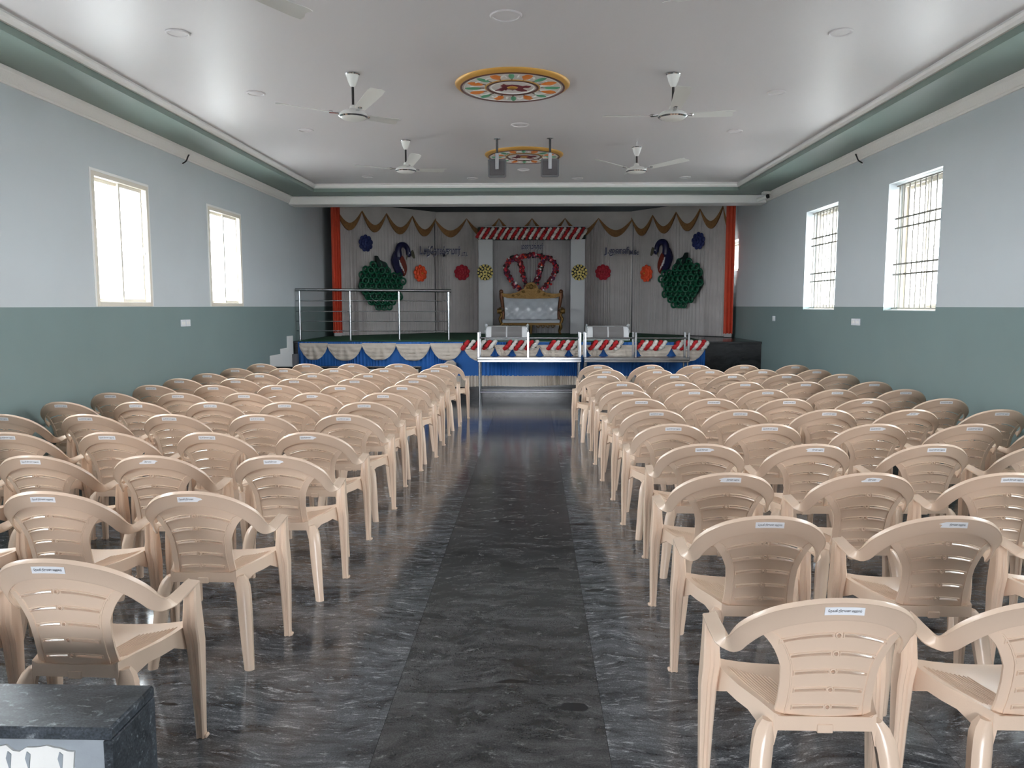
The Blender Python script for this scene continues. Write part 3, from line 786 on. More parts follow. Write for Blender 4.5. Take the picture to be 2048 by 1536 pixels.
# ------------------------------------------------------------------ steel tables with upturned benches
def steel_table(x0, x1, lt, lb):
    t = thing('steel_table', lt, 'table', ((x0 + x1) / 2, 12.68, 0), 0, 'steel dining tables by the stage')
    w = (x1 - x0) / 2
    MB().box(-w, w, -.19, .19, .640, .678, b=.006).build('tabletop', 'steel', t)
    for sx in (-1, 1):
        for y in (-.165, .165):
            MB().tube([(sx * (w - .03), y, 0.0), (sx * (w - .03), y, .64)], .017, 8).build('leg', 'steel', t, angle=1.2)
    for y in (-.165, .165):
        MB().tube([(-w + .03, y, .145), (w - .03, y, .145)], .011, 8).build('stretcher', 'steel', t, angle=1.2)
    b = thing('steel_bench', lb, 'bench', ((x0 + x1) / 2, 12.68, .679), 0, 'upturned steel benches on the tables')
    MB().box(-w, w, -.19, .19, 0, .040, b=.006).build('seat', 'steel', b)
    for x in (-w + .02, -.02, w - .02):
        for y in (-.165, .165):
            MB().box(x - .017, x + .017, y - .017, y + .017, .04, .445, b=.003).build('leg', 'steel', b)
        MB().box(x - .01, x + .01, -.165, .165, .34, .36).build('crossbar', 'steel', b, smooth=False)
    for y in (-.165,):
        MB().tube([(-w + .02, y, .355), (w - .02, y, .355)], .013, 8).build('stretcher', 'steel', b, angle=1.2)
steel_table(-.895, .795, 'long stainless steel table left of the pair in front of the stage', 'upturned steel bench with legs in the air on the left steel table')
steel_table(.84, 2.545, 'long stainless steel table right of the pair, mostly behind beige chairs', 'upturned steel bench with legs in the air on the right steel table')
# white mesh fronted units on the stage edge
def case(cx, label, fl):
    b = thing('stage_monitor', label, 'speaker', (cx, YS + .22, ZST + .0085), 0, 'white mesh-fronted units on the stage edge')
    w = .35
    prof = [(-.10, 0), (-.15, .05), (-.14, .15), (-.08, .235), (.02, .25), (.14, .245), (.17, .12), (.15, 0)]
    MB().rings([[(x, y, z) for y, z in [(a * (.9 if e else 1), c * (.94 if e else 1)) for a, c in prof]] for x, e in ((-w, 1), (-w + .03, 0), (w - .03, 0), (w, 1))]).build('body', 'case_white', b, angle=.5)
    for a, c in ((-w + .09, -.012), (.012, w - .09)):
        MB().rings([[(x, y, z) for y, z in ((-.154, .045), (-.158, .055), (-.150, .15), (-.092, .236), (-.086, .226), (-.14, .14))] for x in (a, c)]).build('mesh_panel', 'case_mesh', b, angle=.5)
    for sx in (-1, 1):
        P = [[(sx * (w + .004 + .02 * math.sin(i * 2.1 + j)), -.13 + .26 * j / 6, .002 + .048 * i * (1 - .35 * abs(j / 6 - .45))) for j in range(7)] for i in range(7)]
        MB().shell(P, lambda i, j: True, lambda i, j: (sx * .003, 0, 0)).build('wrapping', 'plastic_wrap', b, angle=1.4)
case(-.44, 'white unit with grey mesh front on the stage edge before the sofa', 1)
case(1.285, 'white unit with grey mesh front on the stage edge right of the arch', 2)

# ------------------------------------------------------------------ ceiling things
def medallion(x, y, label):
    m_ = thing('ceiling_medallion', label, 'medallion', (x, y, ZC), 0, 'painted ceiling medallions')
    MB().lathe([(.50, -.002), (.50, -.02), (.455, -.055), (.02, -.045)][::1], 56, m='med_white').build('disc', None, m_, angle=.4)
    MB().lathe([(.508, -.001), (.506, -.016), (.488, -.042), (.462, -.058), (.452, -.05), (.48, -.005)], 56, loop=True).build('gold_rim', 'gold_paint', m_, angle=.7)
    MB().lathe([(.462, -.055), (.462, -.070), (.449, -.072), (.446, -.055)], 56, loop=True).build('brown_ring', 'rim_brown', m_, angle=.6)
    MB().lathe([(.43, -.05), (.43, -.062), (.422, -.062), (.422, -.05)], 48, loop=True).build('white_ring', 'plain_white', m_, angle=.6)
    MB().lathe([(.232, -.045), (.232, -.064), (.218, -.068), (.212, -.06), (.212, -.045)], 48, loop=True).build('inner_ring', 'rim_brown', m_, angle=.6)
    MB().lathe([(.246, -.045), (.244, -.056), (.234, -.06), (.232, -.045)], 48, loop=True).build('inner_gold_ring', 'gold_paint', m_, angle=.6)
    MB().lathe([(.200, -.045), (.198, -.058), (.186, -.058), (.186, -.045)], 40, loop=True).build('fillet', 'plain_white', m_, angle=.6)
    for k in range(16):
        a = PI / 2 + 2 * PI * k / 16; g = k % 2 == 0; c, s_ = math.cos(a), math.sin(a)
        mb = MB(); R = .345 if not g else .35
        pts = [(-.085, 0), (-.045, .026 if not g else .02), (0, .048 if not g else .026), (.05, .034 if not g else .02), (.07, .012), (.085, 0)]
        loop = pts + [(p, -q) for p, q in pts[-2:0:-1]]
        top = [((R + p) * c - q * s_, (R + p) * s_ + q * c, -.053) for p, q in loop]
        mid = [((R + p * .6) * c - q * .6 * s_, (R + p * .6) * s_ + q * .6 * c, -.074) for p, q in loop]
        b = mb.rings([top, mid]).build('lotus_bud', 'bud_green' if g else 'bud_orange', m_, angle=1.2)
        MB().tube([((.25) * c, .25 * s_, -.054), ((.29) * c - .006 * s_, .29 * s_ + .006 * c, -.056)], .006, 5).build('stem', 'rim_brown', b)
        if k % 1 == 0:
            a2 = a + PI / 16; c2, s2 = math.cos(a2), math.sin(a2)
            MB().tube([((.31 + .06 * math.cos(t * .5)) * math.cos(a2 + .10 * (t / 6 - .5)), (.31 + .06 * math.sin(t * .5)) * math.sin(a2 + .10 * (t / 6 - .5)), -.054) for t in range(7)], .010, 6).build('white_curl', 'plain_white', m_, angle=1.2)
    m_.scale.z = .55
    # worn maroon winged motif with a gold boss
    wing = [(-.16, .085), (-.125, .075), (-.10, .10), (-.075, .055), (-.06, .075), (-.05, .035), (-.025, .05), (0, .075), (.02, .05), (.045, .09), (.08, .115), (.13, .10), (.10, .06), (.085, .02), (.11, -.005), (.145, .0), (.165, -.035), (.125, -.055), (.09, -.035), (.05, -.07), (0, -.085), (-.05, -.075), (-.075, -.11), (-.105, -.055), (-.085, -.04), (-.10, .0), (-.13, .05)]
    n_ = len(wing); v = [(a, b, -.0475) for a, b in wing] + [(a * .97, b * .97, -.060) for a, b in wing]
    MB().add(v, [tuple(range(n_)), tuple(range(2 * n_ - 1, n_ - 1, -1))] + [(i, (i + 1) % n_, n_ + (i + 1) % n_, n_ + i) for i in range(n_)]).build('winged_motif', 'maroon', m_, angle=.5)
    MB().ball((.0, -.02, -.062), .05, n=12, k=6, sc=(1, .85, .4)).build('boss', 'gold', m_, angle=1.2)
medallion(-.182, 7.04, 'painted ceiling medallion with gold rim, the nearer of the two')
medallion(-.115, 10.21, 'painted ceiling medallion with gold rim, the farther one behind the hanging speakers')
blade_me = None
def fan(x, y, angs, label, rod=.0):
    global blade_me
    f = thing('ceiling_fan', label, 'fan', (x, y, ZC), 0, 'white ceiling fans')
    d = rod
    if d: MB().tube([(0, 0, -.005), (0, 0, -d)], .009, 8).build('hook_rod', 'chrome', f, angle=1.2)
    cp = MB().lathe([(.055, -d - .002), (.058, -d - .014), (.05, -d - .03), (.042, -d - .06), (.026, -d - .098), (.02, -d - .11), (.012, -d - .112)], 20).build('canopy', 'fan_white', f, angle=.6)
    MB().lathe([(.057, -d - .004), (.063, -d - .009), (.057, -d - .016)], 20, caps=False).build('chrome_ring', 'chrome', cp)
    L = .285 if d else .29
    MB().tube([(0, 0, -.10 - d), (0, 0, -L - .0)], .011, 10).build('downrod', 'dark_rod', f, angle=1.2)
    MB().lathe([(.016, -L + .03), (.026, -L + .022), (.032, -L), (.05, -L - .015), (.03, -L - .02)], 16).build('collar', 'fan_white', f, angle=.6)
    z0 = -L - .05
    mo = MB().lathe([(.02, z0 + .042), (.05, z0 + .040), (.085, z0 + .028), (.115, z0 + .008), (.122, z0 - .008), (.112, z0 - .024), (.085, z0 - .038), (.05, z0 - .046), (.01, z0 - .048)], 28).build('motor', 'fan_white', f, angle=.6)
    MB().lathe([(.118, z0 - .012), (.1245, z0 - .016), (.112, z0 - .026)], 28, caps=False).build('chrome_ring', 'chrome', mo)
    if blade_me is None:
        P = []
        for i in range(9):
            t = i / 8; xx = .17 + .43 * t; w = .045 + .020 * t - (.012 if i == 8 else 0); pit = -.20
            P.append([(xx + (.03 if (i == 8 and j > 2) else 0) * 1, (j / 4 - .5) * 2 * w * math.cos(pit), (j / 4 - .5) * 2 * w * math.sin(pit) + .006 * (1 - (j / 2 - 1) ** 2) + .05 * t) for j in range(5)])
        blade_me = [MB().shell(P, lambda i, j: True, lambda i, j: (0, 0, .003)).mesh('blade', 'fan_white', angle=.6),
                    MB().box(.09, .20, -.014, .014, -.003, .006, b=.002).ball((.185, 0, .008), .022, n=8, k=4, sc=(1, 1, .5)).mesh('blade_bracket', 'chrome', angle=.6)]
    for a in angs:
        b = obj('blade', blade_me[0], f, (0, 0, z0 + .012), (0, 0, math.radians(a)))
        obj('blade_bracket', blade_me[1], b)
fan(-1.522, 6.68, (192, 301, 62), 'white ceiling fan left of the nearer medallion')
fan(1.183, 6.755, (268, 22, 150), 'white ceiling fan right of the nearer medallion')
fan(-1.504, 9.30, (290, 48, 172), 'white ceiling fan left of the hanging speakers')
fan(1.236, 9.43, (212, 330, 92), 'white ceiling fan on a longer rod right of the hanging speakers', .065)
fan(-1.50, 4.03, (72, 192, 312), 'white ceiling fan cut by the picture top, only one blade showing at left')
fan(1.20, 4.05, (136, 256, 16), 'white ceiling fan cut by the picture top, blade and motor edge at right')
def downlight(x, y, r, label):
    d = thing('downlight', label, 'light', (x, y, ZC), 0, 'unlit round ceiling downlights')
    MB().lathe([(r, -.001), (r, -.006), (r * .93, -.012), (r * .82, -.010), (r * .80, -.002)], 28, caps=False).build('bezel', 'ceiling_white', d, angle=.6)
    MB().lathe([(r * .81, -.004), (r * .5, -.006), (.01, -.007)], 28, caps=True).build('diffuser', 'ceiling_white', d, angle=.9)
for x, y, r, t in ((-2.548, 5.68, .085, 'nearest round downlight in the left row on the ceiling'), (-2.549, 7.25, .085, 'second round downlight in the left ceiling row'), (-2.527, 8.75, .085, 'third round downlight in the left ceiling row'),
                   (2.197, 5.79, .085, 'nearest round downlight in the right row on the ceiling'), (2.229, 7.35, .085, 'second round downlight in the right ceiling row'), (2.262, 8.93, .085, 'third round downlight in the right ceiling row'),
                   (-.184, 5.41, .11, 'large round downlight at the top centre, before the nearer medallion'), (-.14, 8.55, .10, 'round downlight between the two ceiling medallions'), (-2.50, 11.85, .085, 'farthest round downlight at the left near the stage'),
                   (-.924, 12.03, .085, 'far round downlight left of the hanging speakers near the stage'), (-.134, 11.31, .085, 'far round downlight seen between the hanging speakers'), (.684, 12.07, .085, 'far round downlight right of the hanging speakers near the stage'), (2.311, 12.02, .085, 'farthest round downlight at the right near the stage')):
    downlight(x, y, r, t)
def hung_speaker(x, y, label):
    s = thing('hanging_speaker', label, 'speaker', (x, y, ZC), 0, 'speakers hung from the ceiling')
    MB().lathe([(.04, -.001), (.04, -.008), (.02, -.012)], 14).build('ceiling_plate', 'chrome', s)
    MB().tube([(0, 0, -.005), (0, 0, -.30)], .014, 10).build('pole', 'dark_chrome', s, angle=1.2)
    MB().box(-.022, .022, -.03, -.012, -.36, -.17, b=.004).build('bracket', 'steel', s)
    w, z1, z0 = .108, -.235, -.445
    pr = [(-w, z0 + .015), (-w + .015, z0), (w - .015, z0), (w, z0 + .015), (w, z1 - .012), (w - .02, z1), (-w + .02, z1), (-w, z1 - .012)]
    cb = MB().rings([[(px, -.01, pz) for px, pz in pr], [(px, .02, pz) for px, pz in pr], [(px * .8, .20, z0 + .03 + (pz - z0) * .85) for px, pz in pr]]).build('cabinet', 'speaker_grey', s, angle=.5)
    MB().box(-w + .02, w - .02, -.016, -.006, z0 + .022, z1 - .022, b=.004).build('grille', 'speaker_grille', cb)
hung_speaker(-.42, 9.245, 'grey speaker hung on a chrome pole, left of the pair')
hung_speaker(.20, 9.235, 'grey speaker hung on a chrome pole, right of the pair')

# ------------------------------------------------------------------ wall things
def switch(x, y, z, sgn, n_, label):
    s = thing('switch_plate', label, 'switch', (x, y, z), 0, 'white electrical plates on the walls')
    for k in range(n_):
        y0 = (k - n_ / 2) * .125
        p = MB().box(*sorted((0, sgn * .012)), y0 + .003, y0 + .122, -.04, .04, b=.003).build('plate', 'switch_white', s)
        for q in range(2):
            MB().box(*sorted((sgn * .012, sgn * .016)), y0 + .02 + .045 * q, y0 + .055 + .045 * q, -.018, .018, b=.002).build('rocker', 'plain_white', p)
switch(XL, 8.967, 1.351, 1, 2, 'white double switch plate on the left wall between the windows')
switch(XR, 12.415, 1.352, -1, 1, 'small single white socket plate on the right wall near the stage')
switch(XR, 9.29, 1.361, -1, 2, 'white double switch plate on the right wall between the windows')
for x, y, z, sg, t in ((XL, 9.06, 3.295, 1, 'bent dark cable stub under the left cornice above the windows'), (XR, 9.31, 3.31, -1, 'bent dark cable stub under the right cornice above the windows')):
    h = thing('cable_stub', t, 'cable', (x, y, z))
    MB().tube(catmull([(0, 0, -.10), (sg * .05, 0, -.07), (sg * .075, 0, -.02), (sg * .075, .03, .005), (sg * .05, .07, .01)], 4), .008, 7).build('cable', 'black_plastic', h, angle=1.2)
    MB().lathe([(.02, -.004), (.02, .004), (.01, .008)], 10, (0, 0, -.10), axis='x').build('grommet', 'switch_white', h)
cc = thing('security_camera', 'white bullet security camera at the right corner under the cornice', 'camera', (XR - .07, 12.70, 3.30))
MB().box(-.10, .075, -.06, .06, .03, .075, b=.01).build('mount', 'fan_white', cc)
MB().tube([(-.03, 0, .04), (-.06, -.02, .0)], .014, 8).build('arm', 'fan_white', cc)
bd_ = MB().tube([(-.16, .05, -.055), (-.04, -.07, -.01)], .032, 12).build('body', 'fan_white', cc, angle=1.)
MB().tube([(-.045, -.065, -.012), (-.025, -.085, -.006)], .034, 12).build('lens_hood', 'black_plastic', bd_, angle=1.)

# ------------------------------------------------------------------ entrance parapet at the lower left
ep = thing('entrance_parapet', 'low parapet with dark granite cap and peeling white paint at the lower left corner', 'parapet', (-1.0, 1.82, 0))
MB().box(-1.6, -.02, -.088, .088, 0, .518).build('masonry', 'cement', ep, smooth=False)
MB().box(-1.6, -.0, -.108, .108, .518, .55, b=.006).build('cap', 'granite_cap', ep)
MB().box(-.022, .0, -.106, .106, 0, .518, b=.003).build('end_panel', 'granite_cap', ep)
rnd = random.Random(15)
poly = []
for i in range(91): poly.append((-1.6 + 1.50 * i / 90 , .490 + .006 * rnd.uniform(-1, 1) + .004 * math.sin(i * .9)))
poly += [(-.085 + rnd.uniform(-.02, .03), .44 - .03 * k) for k in range(14)] + [(-.10, .0), (-1.6, .0)]
MB().prism(poly, -.094, -.088).build('paint_layer', 'peeling_paint', ep, angle=.4)
for xx in (-.62, -.262, -.215, -.135):
    pl = [(xx, .482), (xx + .008, .475), (xx + .004, .44), (xx + .012, .40), (xx + .003, .33), (xx - .001, .40), (xx + .001, .44), (xx - .005, .465)]
    MB().prism(pl, -.0965, -.094).build('bare_patch', 'cement', ep, angle=.4)

# ------------------------------------------------------------------ plastic chairs
def chair_parts():
    T = [(0, -.262, .785), (.06, -.258, .781), (.12, -.243, .766), (.170, -.217, .742), (.212, -.185, .708), (.240, -.147, .668), (.249, -.106, .628), (.247, -.064, .595),
         (.240, -.024, .576), (.237, .02, .571), (.237, .06, .573), (.237, .10, .577), (.237, .137, .578)]
    W = [(0, .014, -.062), (-.003, .015, -.063), (-.008, .016, -.064), (-.014, .016, -.065), (-.020, .013, -.065), (-.026, .009, -.064), (-.026, .004, -.058), (-.006, .002, -.048),
         (.034, -.002, -.024), (.045, 0, -.006), (.046, 0, -.004), (.045, 0, -.004), (.044, 0, -.004)]
    T2 = catmull(T, 3); W2 = catmull(W, 3)
    full = [(Vector((-t.x, t.y, t.z)), Vector((-w.x, w.y, w.z))) for t, w in zip(T2[:0:-1], W2[:0:-1])] + list(zip(T2, W2))
    mid = len(T2) - 1
    sec = [(0., -.4), (-.07, 0), (0., .55), (.07, .85), (.15, .55), (.9, .5), (1., .3), (1., -.3), (.9, -.5), (.1, -.5)]
    th = .012
    def ring(i):
        t, w = full[i]; tg = full[min(i + 1, len(full) - 1)][0] - full[max(i - 1, 0)][0]
        n_ = -tg.cross(w); n_.normalize()
        return [t + w * s_ + n_ * (o * th) for s_, o in sec]
    cut = 8 * 3
    back = MB()
    back.rings([ring(i) for i in range(mid - cut, mid + cut + 1)])
    arms = []
    for a, b in ((0, mid - cut), (mid + cut, len(full) - 1)):
        arms.append(MB().rings([ring(i) for i in range(a, b + 1)]).mesh('armrest', 'chair_plastic', angle=.9))
    # panel
    E = [(.37, .140), (.385, .137), (.44, .131), (.50, .130), (.557, .134), (.58, .142), (.60, .150), (.62, .161), (.64, .176), (.66, .196), (.70, .212)]
    K = [(.385, .6), (.44, 1.2), (.498, 1.3), (.557, 1.46), (.615, 1.54), (.673, 1.73), (.74, 1.6)]
    US = [(.44, .68), (.498, .70), (.557, .737), (.615, .786), (.673, .86)]
    def hw(z):
        x = .15
        for _ in range(12): x = .5 * x + .5 * interp(z - interp(z, K) * x * x, E)
        return x
    def yy(x, z): return -.2555 + (.785 - z) * .25 + 1.25 * x * x
    def Q(x, zc):
        z = zc - interp(zc, K) * x * x
        return Vector((x, yy(x, z), z))
    rows_ = [.673, .615, .557, .498, .44]; hh = .0036
    zs = [.738, .705]
    kinds = []
    for r in rows_: zs += [r + .029 if r != .673 else .69, r + hh, r - hh]
    zs += [.42, .40, .372]
    cols = lambda z: (lambda u: [-1, -(1 + u) / 2, -u, -.7 * u, -.4 * u, -.1, -.036, .036, .1, .4 * u, .7 * u, u, (1 + u) / 2, 1])(interp(z, US))
    P = []; H = []
    for z in zs:
        w = hw(z); P.append([Q(u * w, z) for u in cols(z)])
    slotrows = {i for i, z in enumerate(zs) if any(abs(z - (r + hh)) < 1e-6 for r in rows_)}
    def mask(i, j): return not (i in slotrows and (2 <= j <= 4 or 8 <= j <= 10 or j == 6))
    back.shell(P, mask, lambda i, j: (0, .0075, .0018))
    nrm = Vector((0, -1, -.25)).normalized()
    for r in rows_:
        w = hw(r); us = interp(r, US)
        for sg in (-1, 1):
            x0, x1 = .1 * w, us * w; e = .0048
            def loop(g):
                top = [Q(sg * (x0 - g + (x1 - x0 + 2 * g) * k / 5), r + hh + g) for k in range(6)]
                bot = [Q(sg * (x0 - g + (x1 - x0 + 2 * g) * k / 5), r - hh - g) for k in range(6)]
                return top + bot[::-1]
            back.rings([loop(e), [p + nrm * .0035 for p in loop(e * .75)], [p + nrm * .0035 for p in loop(e * .2)], [p for p in loop(0)]], caps=False)
        c = Q(0, r)
        back.tube([c + Vector((.0075 * math.cos(2 * PI * k / 12), 0, .0075 * math.sin(2 * PI * k / 12))) + nrm * .002 for k in range(12)], .0025, 5, loop=True)
    def border(f, zt, zb):
        pts = [Q(-f * .178 + 2 * f * .178 * k / 16, zt) for k in range(17)]
        side = []
        for k in range(1, 12):
            z = zt - (zt - zb) * k / 12; side.append(Q((hw(z) - .026) * f, z))
        bot = [Q((hw(zb) - .028) * (1 - 2 * k / 10), zb - .006 * math.sin(PI * k / 10)) for k in range(11)]
        return pts + side + bot + [Vector((-p.x, p.y, p.z)) for p in side[::-1]]
    back.tube([p + nrm * .0005 for p in border(1., .722, .404)], .0032, 5, loop=True)
    back.box(-.022, .022, -.166, -.152, .358, .384, b=.002)
    back_me = back.mesh('backrest', 'chair_plastic', angle=.75)
    # seat
    seat = MB(); P = []
    nr, nc = 10, 12
    def sw(y): return interp(y, [(-.16, .142), (-.10, .160), (.0, .200), (.10, .232), (.155, .240)])
    def sz(x, y, w): return .404 + .09 * max(0, y + .02) ** 2 * 6 - .012 * math.cos(x / w * PI / 2) + (-.028 if y > .15 else 0) + .010 * (abs(x) / w) ** 4
    ys = [-.16, -.13, -.09, -.05, 0, .05, .09, .12, .14, .150, .158]
    for y in ys:
        w = sw(y); P.append([(-w + 2 * w * j / nc, y, sz(-w + 2 * w * j / nc, y, w)) for j in range(nc + 1)])
    seat.shell(P, lambda i, j: True, lambda i, j: (0, 0, -.006))
    # hanging apron round the edge
    per = [(-sw(y), y) for y in ys[::-1]] + [(-.128, -.159), (.128, -.159)] + [(sw(y), y) for y in ys]
    per = [(-sw(.158) + 2 * sw(.158) * k / 6, .158) for k in range(6, 0, -1)] + per
    rr = []
    for i, (x, y) in enumerate(per):
        w = sw(y); zt = sz(min(max(x, -w), w), y, w) - .002
        side = abs(abs(x) - w) < 1e-6
        dp = .048 if side else (.044 if y < 0 else .040)
        if side: dp += .05 * max(0, 1 - abs(y + .15) / .09) + .05 * max(0, 1 - abs(y - .13) / .08)
        ix = -.005 * (1 if x > 0 else -1) if side else 0
        rr.append([(x, y, zt), (x * 1.02, y * 1.01, zt - dp), (x * 1.02 + ix, y * 1.01, zt - dp), (x + ix, y - (0 if side else .005), zt)])
    seat.rings(rr)
    seat.rings([[(x, -.158, .404), (x, -.157, .362), (x, -.152, .362), (x, -.153, .402)] for x in (-.142, -.07, 0, .07, .142)])
    for sg in (-1, 1):
        for k in range(13):
            a = .018 + .016 * k; pts = []
            for q in range(5):
                t = q / 4; x = a * .75 + .07 * t; y = -.09 + .20 * t - .0 * k + .012 * (k % 2) * 0
                y += -.03 + .003 * k
                if x > sw(y) - .02: break
                pts.append((sg * x, y, sz(x, y, sw(y))))
            if len(pts) >= 2: seat.tube(pts, .0026, 5)
    seat_me = seat.mesh('seat', 'chair_plastic', angle=.75)
    def leg(secs):
        out = []
        for sg in (1, -1):
            rr = []
            for z, x0, x1, y0, y1, g in secs:
                b = .005; xm = (x0 + x1) / 2
                p = [(x0 + b, y0), (xm - .008, y0), (xm - .004, y0 + g), (xm + .004, y0 + g), (xm + .008, y0), (x1 - b, y0), (x1, y0 + b), (x1, y1 - b), (x1 - b, y1), (x0 + b, y1), (x0, y1 - b), (x0, y0 + b)]
                rr.append([(sg * a, c, z) for a, c in p])
            mb = MB().rings(rr)
            out.append((mb, sg))
        return out
    legs = []
    for mb, sg in leg([(.573, .238, .281, .098, .138, .0), (.51, .235, .282, .094, .142, .002), (.43, .230, .284, .090, .150, .003), (.36, .238, .288, .096, .150, .004), (.20, .246, .286, .104, .146, .005), (.03, .252, .283, .112, .142, .005), (0, .252, .284, .112, .142, .004)]):
        xs = sorted((sg * .280, sg * .293)); mb.box(xs[0], xs[1], .114, .140, 0, .014, b=.004)
        legs.append(mb.mesh('leg', 'chair_plastic', angle=.48))
    for sg in (1, -1):
        rr = []
        for z, x0, x1, y0, y1 in [(.386, .130, .168, -.157, -.122), (.365, .136, .186, -.168, -.120), (.34, .140, .196, -.178, -.124), (.30, .146, .204, -.188, -.135), (.20, .158, .214, -.205, -.155), (.10, .172, .222, -.222, -.178), (.012, .186, .230, -.238, -.198), (0, .187, .231, -.239, -.199)]:
            w = x1 - x0; ring_ = []
            for k in range(9):
                t = k / 8; x = x0 + w * t; ring_.append((x, y0 + .016 * (abs(2 * t - 1) ** 2.2)))
            ring_ += [(x1 - .006, y1), (x0 + w * .5, y1 - .012), (x0 + .006, y1)]
            rr.append([(sg * a, c, z) for a, c in ring_])
        legs.append(MB().rings(rr).mesh('leg', 'chair_plastic', angle=.48))
    # name sticker on the top band
    def stick(poly):
        mb = MB(); n_ = len(poly); out = []
        for d in (0, .0012):
            for x, z in poly: out.append((x, -.2625 - d + 1.25 * x * x * .6 + .226 * (.0), z + .7535 - .9 * x * x))
        # follow the lean of the band
        out = [(x, y + (.7855 - z) * .226 - .0068, z) for x, y, z in out]
        return mb.add(out, [tuple(range(n_)), tuple(range(2 * n_ - 1, n_ - 1, -1))] + [(i, (i + 1) % n_, n_ + (i + 1) % n_, n_ + i) for i in range(n_)])
    rect = [(-.052, -.0115), (-.02, -.0115), (.02, -.0115), (.052, -.0115), (.052, .0115), (.02, .0115), (-.02, .0115), (-.052, .0115)]
    tornR = [(-.052, -.0115), (0, -.0115), (.03, -.011), (.038, -.004), (.052, .0), (.046, .006), (.030, .0095), (.022, .0115), (-.02, .0115), (-.052, .0115)]
    tornL = [(-.045, -.009), (-.02, -.0115), (.02, -.0115), (.052, -.0115), (.052, .0115), (.02, .0115), (-.028, .0112), (-.052, .005), (-.04, .0)]
    tornB = [(-.047, -.010), (-.01, -.0115), (.03, -.009), (.036, .0), (.048, .006), (.03, .0095), (0, .0105), (-.026, .0085), (-.034, .0), (-.05, -.004)]
    texts = ['\u0bc7\u0ba4\u0bb5\u0b95\u0bbf \u0ba4\u0bbf\u0bb0\u0bc1\u0bae\u0ba3 \u0bae\u0bb9\u0bbe\u0bb2\u0bcd', '\u0bc7\u0ba4\u0bb5\u0b95\u0bbf \u0ba4\u0bbf\u0bb0\u0bc1\u0bae\u0ba3', '\u0ba4\u0bbf\u0bb0\u0bc1\u0bae\u0ba3 \u0bae\u0bb9\u0bbe\u0bb2\u0bcd', '\u0ba4\u0bbf\u0bb0\u0bc1\u0bae\u0ba3']
    stickers = []
    for poly, tx, wd, cx in ((rect, texts[0], .088, 0), (tornR, texts[1], .062, -.014), (tornL, texts[2], .058, .014), (tornB, texts[3], .036, -.002)):
        me = stick(poly).mesh('name_sticker', 'sticker_white', angle=.5)
        tm = text_mesh('printed_name', tx, wd, .0115, 0, 'ink', .01)
        for v in tm.vertices:
            x = v.co.x + cx; z = v.co.z + .7535 - .9 * x * x
            v.co = (x, -.2642 + .75 * x * x + (.7855 - z) * .226 - .0068, z)
        stickers.append((me, tm))
    return back_me, arms, seat_me, legs, stickers
BACK, ARMS, SEAT, LEGS, STICK = chair_parts()
def chair(x, y, yaw, sticker, label, group):
    t = thing('plastic_armchair', label, 'chair', (x, y, 0), yaw, group)
    obj('seat', SEAT, t); obj('backrest', BACK, t)
    for a in ARMS: obj('armrest', a, t)
    for l in LEGS: obj('leg', l, t)
    s = obj('name_sticker', STICK[sticker][0], t); obj('printed_name', STICK[sticker][1], s)
    return t
LROWS = {
 1: [(-1.469, 2.492), (-2.114, 2.475)],
 2: [(-1.417, 3.349), (-2.026, 3.333), (-2.626, 3.317)],
 3: [(-1.327, 4.122), (-1.969, 4.105), (-2.577, 4.089), (-3.206, 4.072)],
 4: [(-1.362, 4.853), (-1.978, 4.836), (-2.586, 4.820), (-3.195, 4.804)],
 5: [(-1.337, 5.634), (-1.950, 5.618), (-2.574, 5.602), (-3.170, 5.585), (-3.765, 5.570)],
 6: [(-1.347, 6.348), (-1.984, 6.331), (-2.580, 6.314), (-3.176, 6.299), (-3.776, 6.283)],
 7: [(-1.321, 6.999), (-1.945, 6.983), (-2.553, 6.967), (-3.137, 6.951), (-3.735, 6.935)],
 8: [(-1.265, 7.665), (-1.866, 7.649), (-2.483, 7.633), (-3.100, 7.617), (-3.703, 7.601)],
 9: [(-1.256, 8.335), (-1.880, 8.319), (-2.519, 8.302), (-3.138, 8.286), (-3.735, 8.270)],
 10: [(-1.257, 8.976), (-1.873, 8.960), (-2.510, 8.943), (-3.113, 8.927), (-3.708, 8.912)],
 11: [(-1.199, 9.691), (-1.827, 9.674), (-2.443, 9.658), (-3.066, 9.642), (-3.663, 9.626)],
 12: [(-1.174, 10.444), (-1.779, 10.428), (-2.405, 10.411), (-3.010, 10.395), (-3.613, 10.379)]}
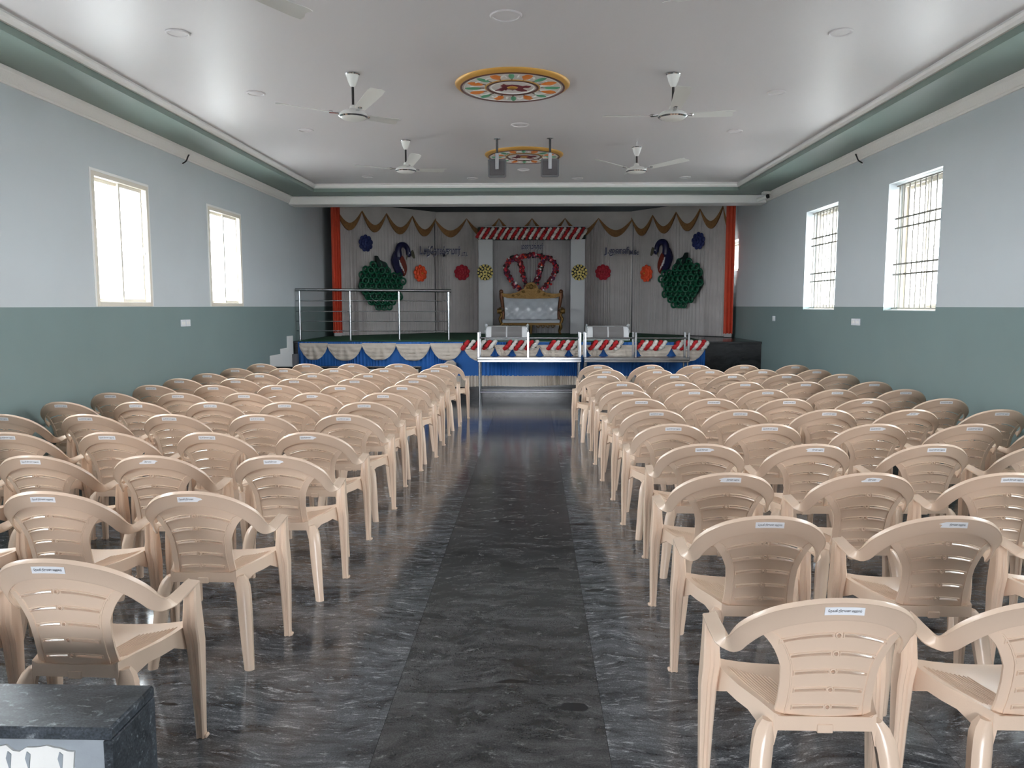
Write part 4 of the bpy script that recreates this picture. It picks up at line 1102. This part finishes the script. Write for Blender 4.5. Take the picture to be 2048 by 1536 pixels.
RROWS = {
 1: [(0.823, 2.236), (1.440, 2.252)],
 2: [(0.871, 3.036), (1.542, 3.054), (2.214, 3.072)],
 3: [(0.911, 3.770), (1.567, 3.787), (2.214, 3.804)],
 4: [(0.961, 4.514), (1.573, 4.530), (2.252, 4.548), (2.908, 4.565)],
 5: [(0.920, 5.248), (1.548, 5.265), (2.252, 5.283), (2.883, 5.300), (3.493, 5.315)],
 6: [(0.922, 5.948), (1.544, 5.965), (2.204, 5.982), (2.827, 5.999), (3.487, 6.016)],
 7: [(0.907, 6.632), (1.508, 6.648), (2.135, 6.665), (2.786, 6.682), (3.438, 6.699)],
 8: [(0.878, 7.334), (1.493, 7.349), (2.170, 7.368), (2.810, 7.384), (3.440, 7.401)],
 9: [(0.909, 8.056), (1.502, 8.072), (2.161, 8.089), (2.775, 8.105), (3.469, 8.124)],
 10: [(0.786, 8.937), (1.606, 8.961), (2.257, 8.977), (2.870, 8.992), (3.501, 9.010)],
 11: [(0.897, 9.567), (1.511, 9.583), (2.148, 9.600), (2.788, 9.617), (3.441, 9.634)],
 12: [(0.855, 10.289), (1.546, 10.309), (2.138, 10.322), (2.763, 10.339), (3.427, 10.357)]}
ORD = ['', 'first', 'second', 'third', 'fourth', 'fifth', 'sixth', 'seventh', 'eighth', 'ninth', 'tenth', 'eleventh', 'twelfth']
COLN = ['aisle seat', 'second seat from the aisle', 'third seat from the aisle', 'fourth seat from the aisle', 'wall seat']
TORN = {('left', 2, 0): 1, ('left', 3, 1): 3, ('left', 4, 0): 1, ('left', 3, 0): 1, ('left', 7, 1): 1, ('right', 3, 0): 2, ('right', 3, 1): 3, ('right', 2, 1): 2, ('right', 4, 0): 1,
        ('right', 5, 2): 1, ('right', 6, 3): 3, ('right', 7, 3): 3, ('right', 4, 1): 2, ('right', 9, 1): 1, ('left', 12, 2): 3}
YAW = {('right', 10, 1): 14, ('right', 10, 2): 13, ('right', 12, 1): 11, ('right', 11, 0): -2, ('right', 10, 0): 5, ('right', 12, 0): -3, ('right', 1, 0): 0, ('left', 12, 0): -3}
rnd = random.Random(21)
for side, rows in (('left', LROWS), ('right', RROWS)):
    for r, pts in rows.items():
        rowname = (ORD[r] + ' row from the camera') if r <= 6 else (ORD[13 - r] + ' row from the stage')
        for c, (x, y) in enumerate(pts):
            yaw = YAW.get((side, r, c), rnd.uniform(-1., 1.) if c >= 3 else rnd.uniform(-2., 2.))
            tr = TORN.get((side, r, c), 0)
            # keep the sticker where it is while the chair turns
            a = math.radians(yaw); cx = x - .262 * math.sin(a) * 1.0; cy = y - .262 + .262 * math.cos(a)
            head = ('beige plastic armchair with torn sticker' if (tr and c in (0, 4)) else 'torn-sticker beige plastic armchair' if tr else 'beige plastic armchair')
            chair(cx, cy, a, tr, f'{head}, {side} block, {rowname}, {COLN[c]}', f'plastic armchairs of the {side} block')
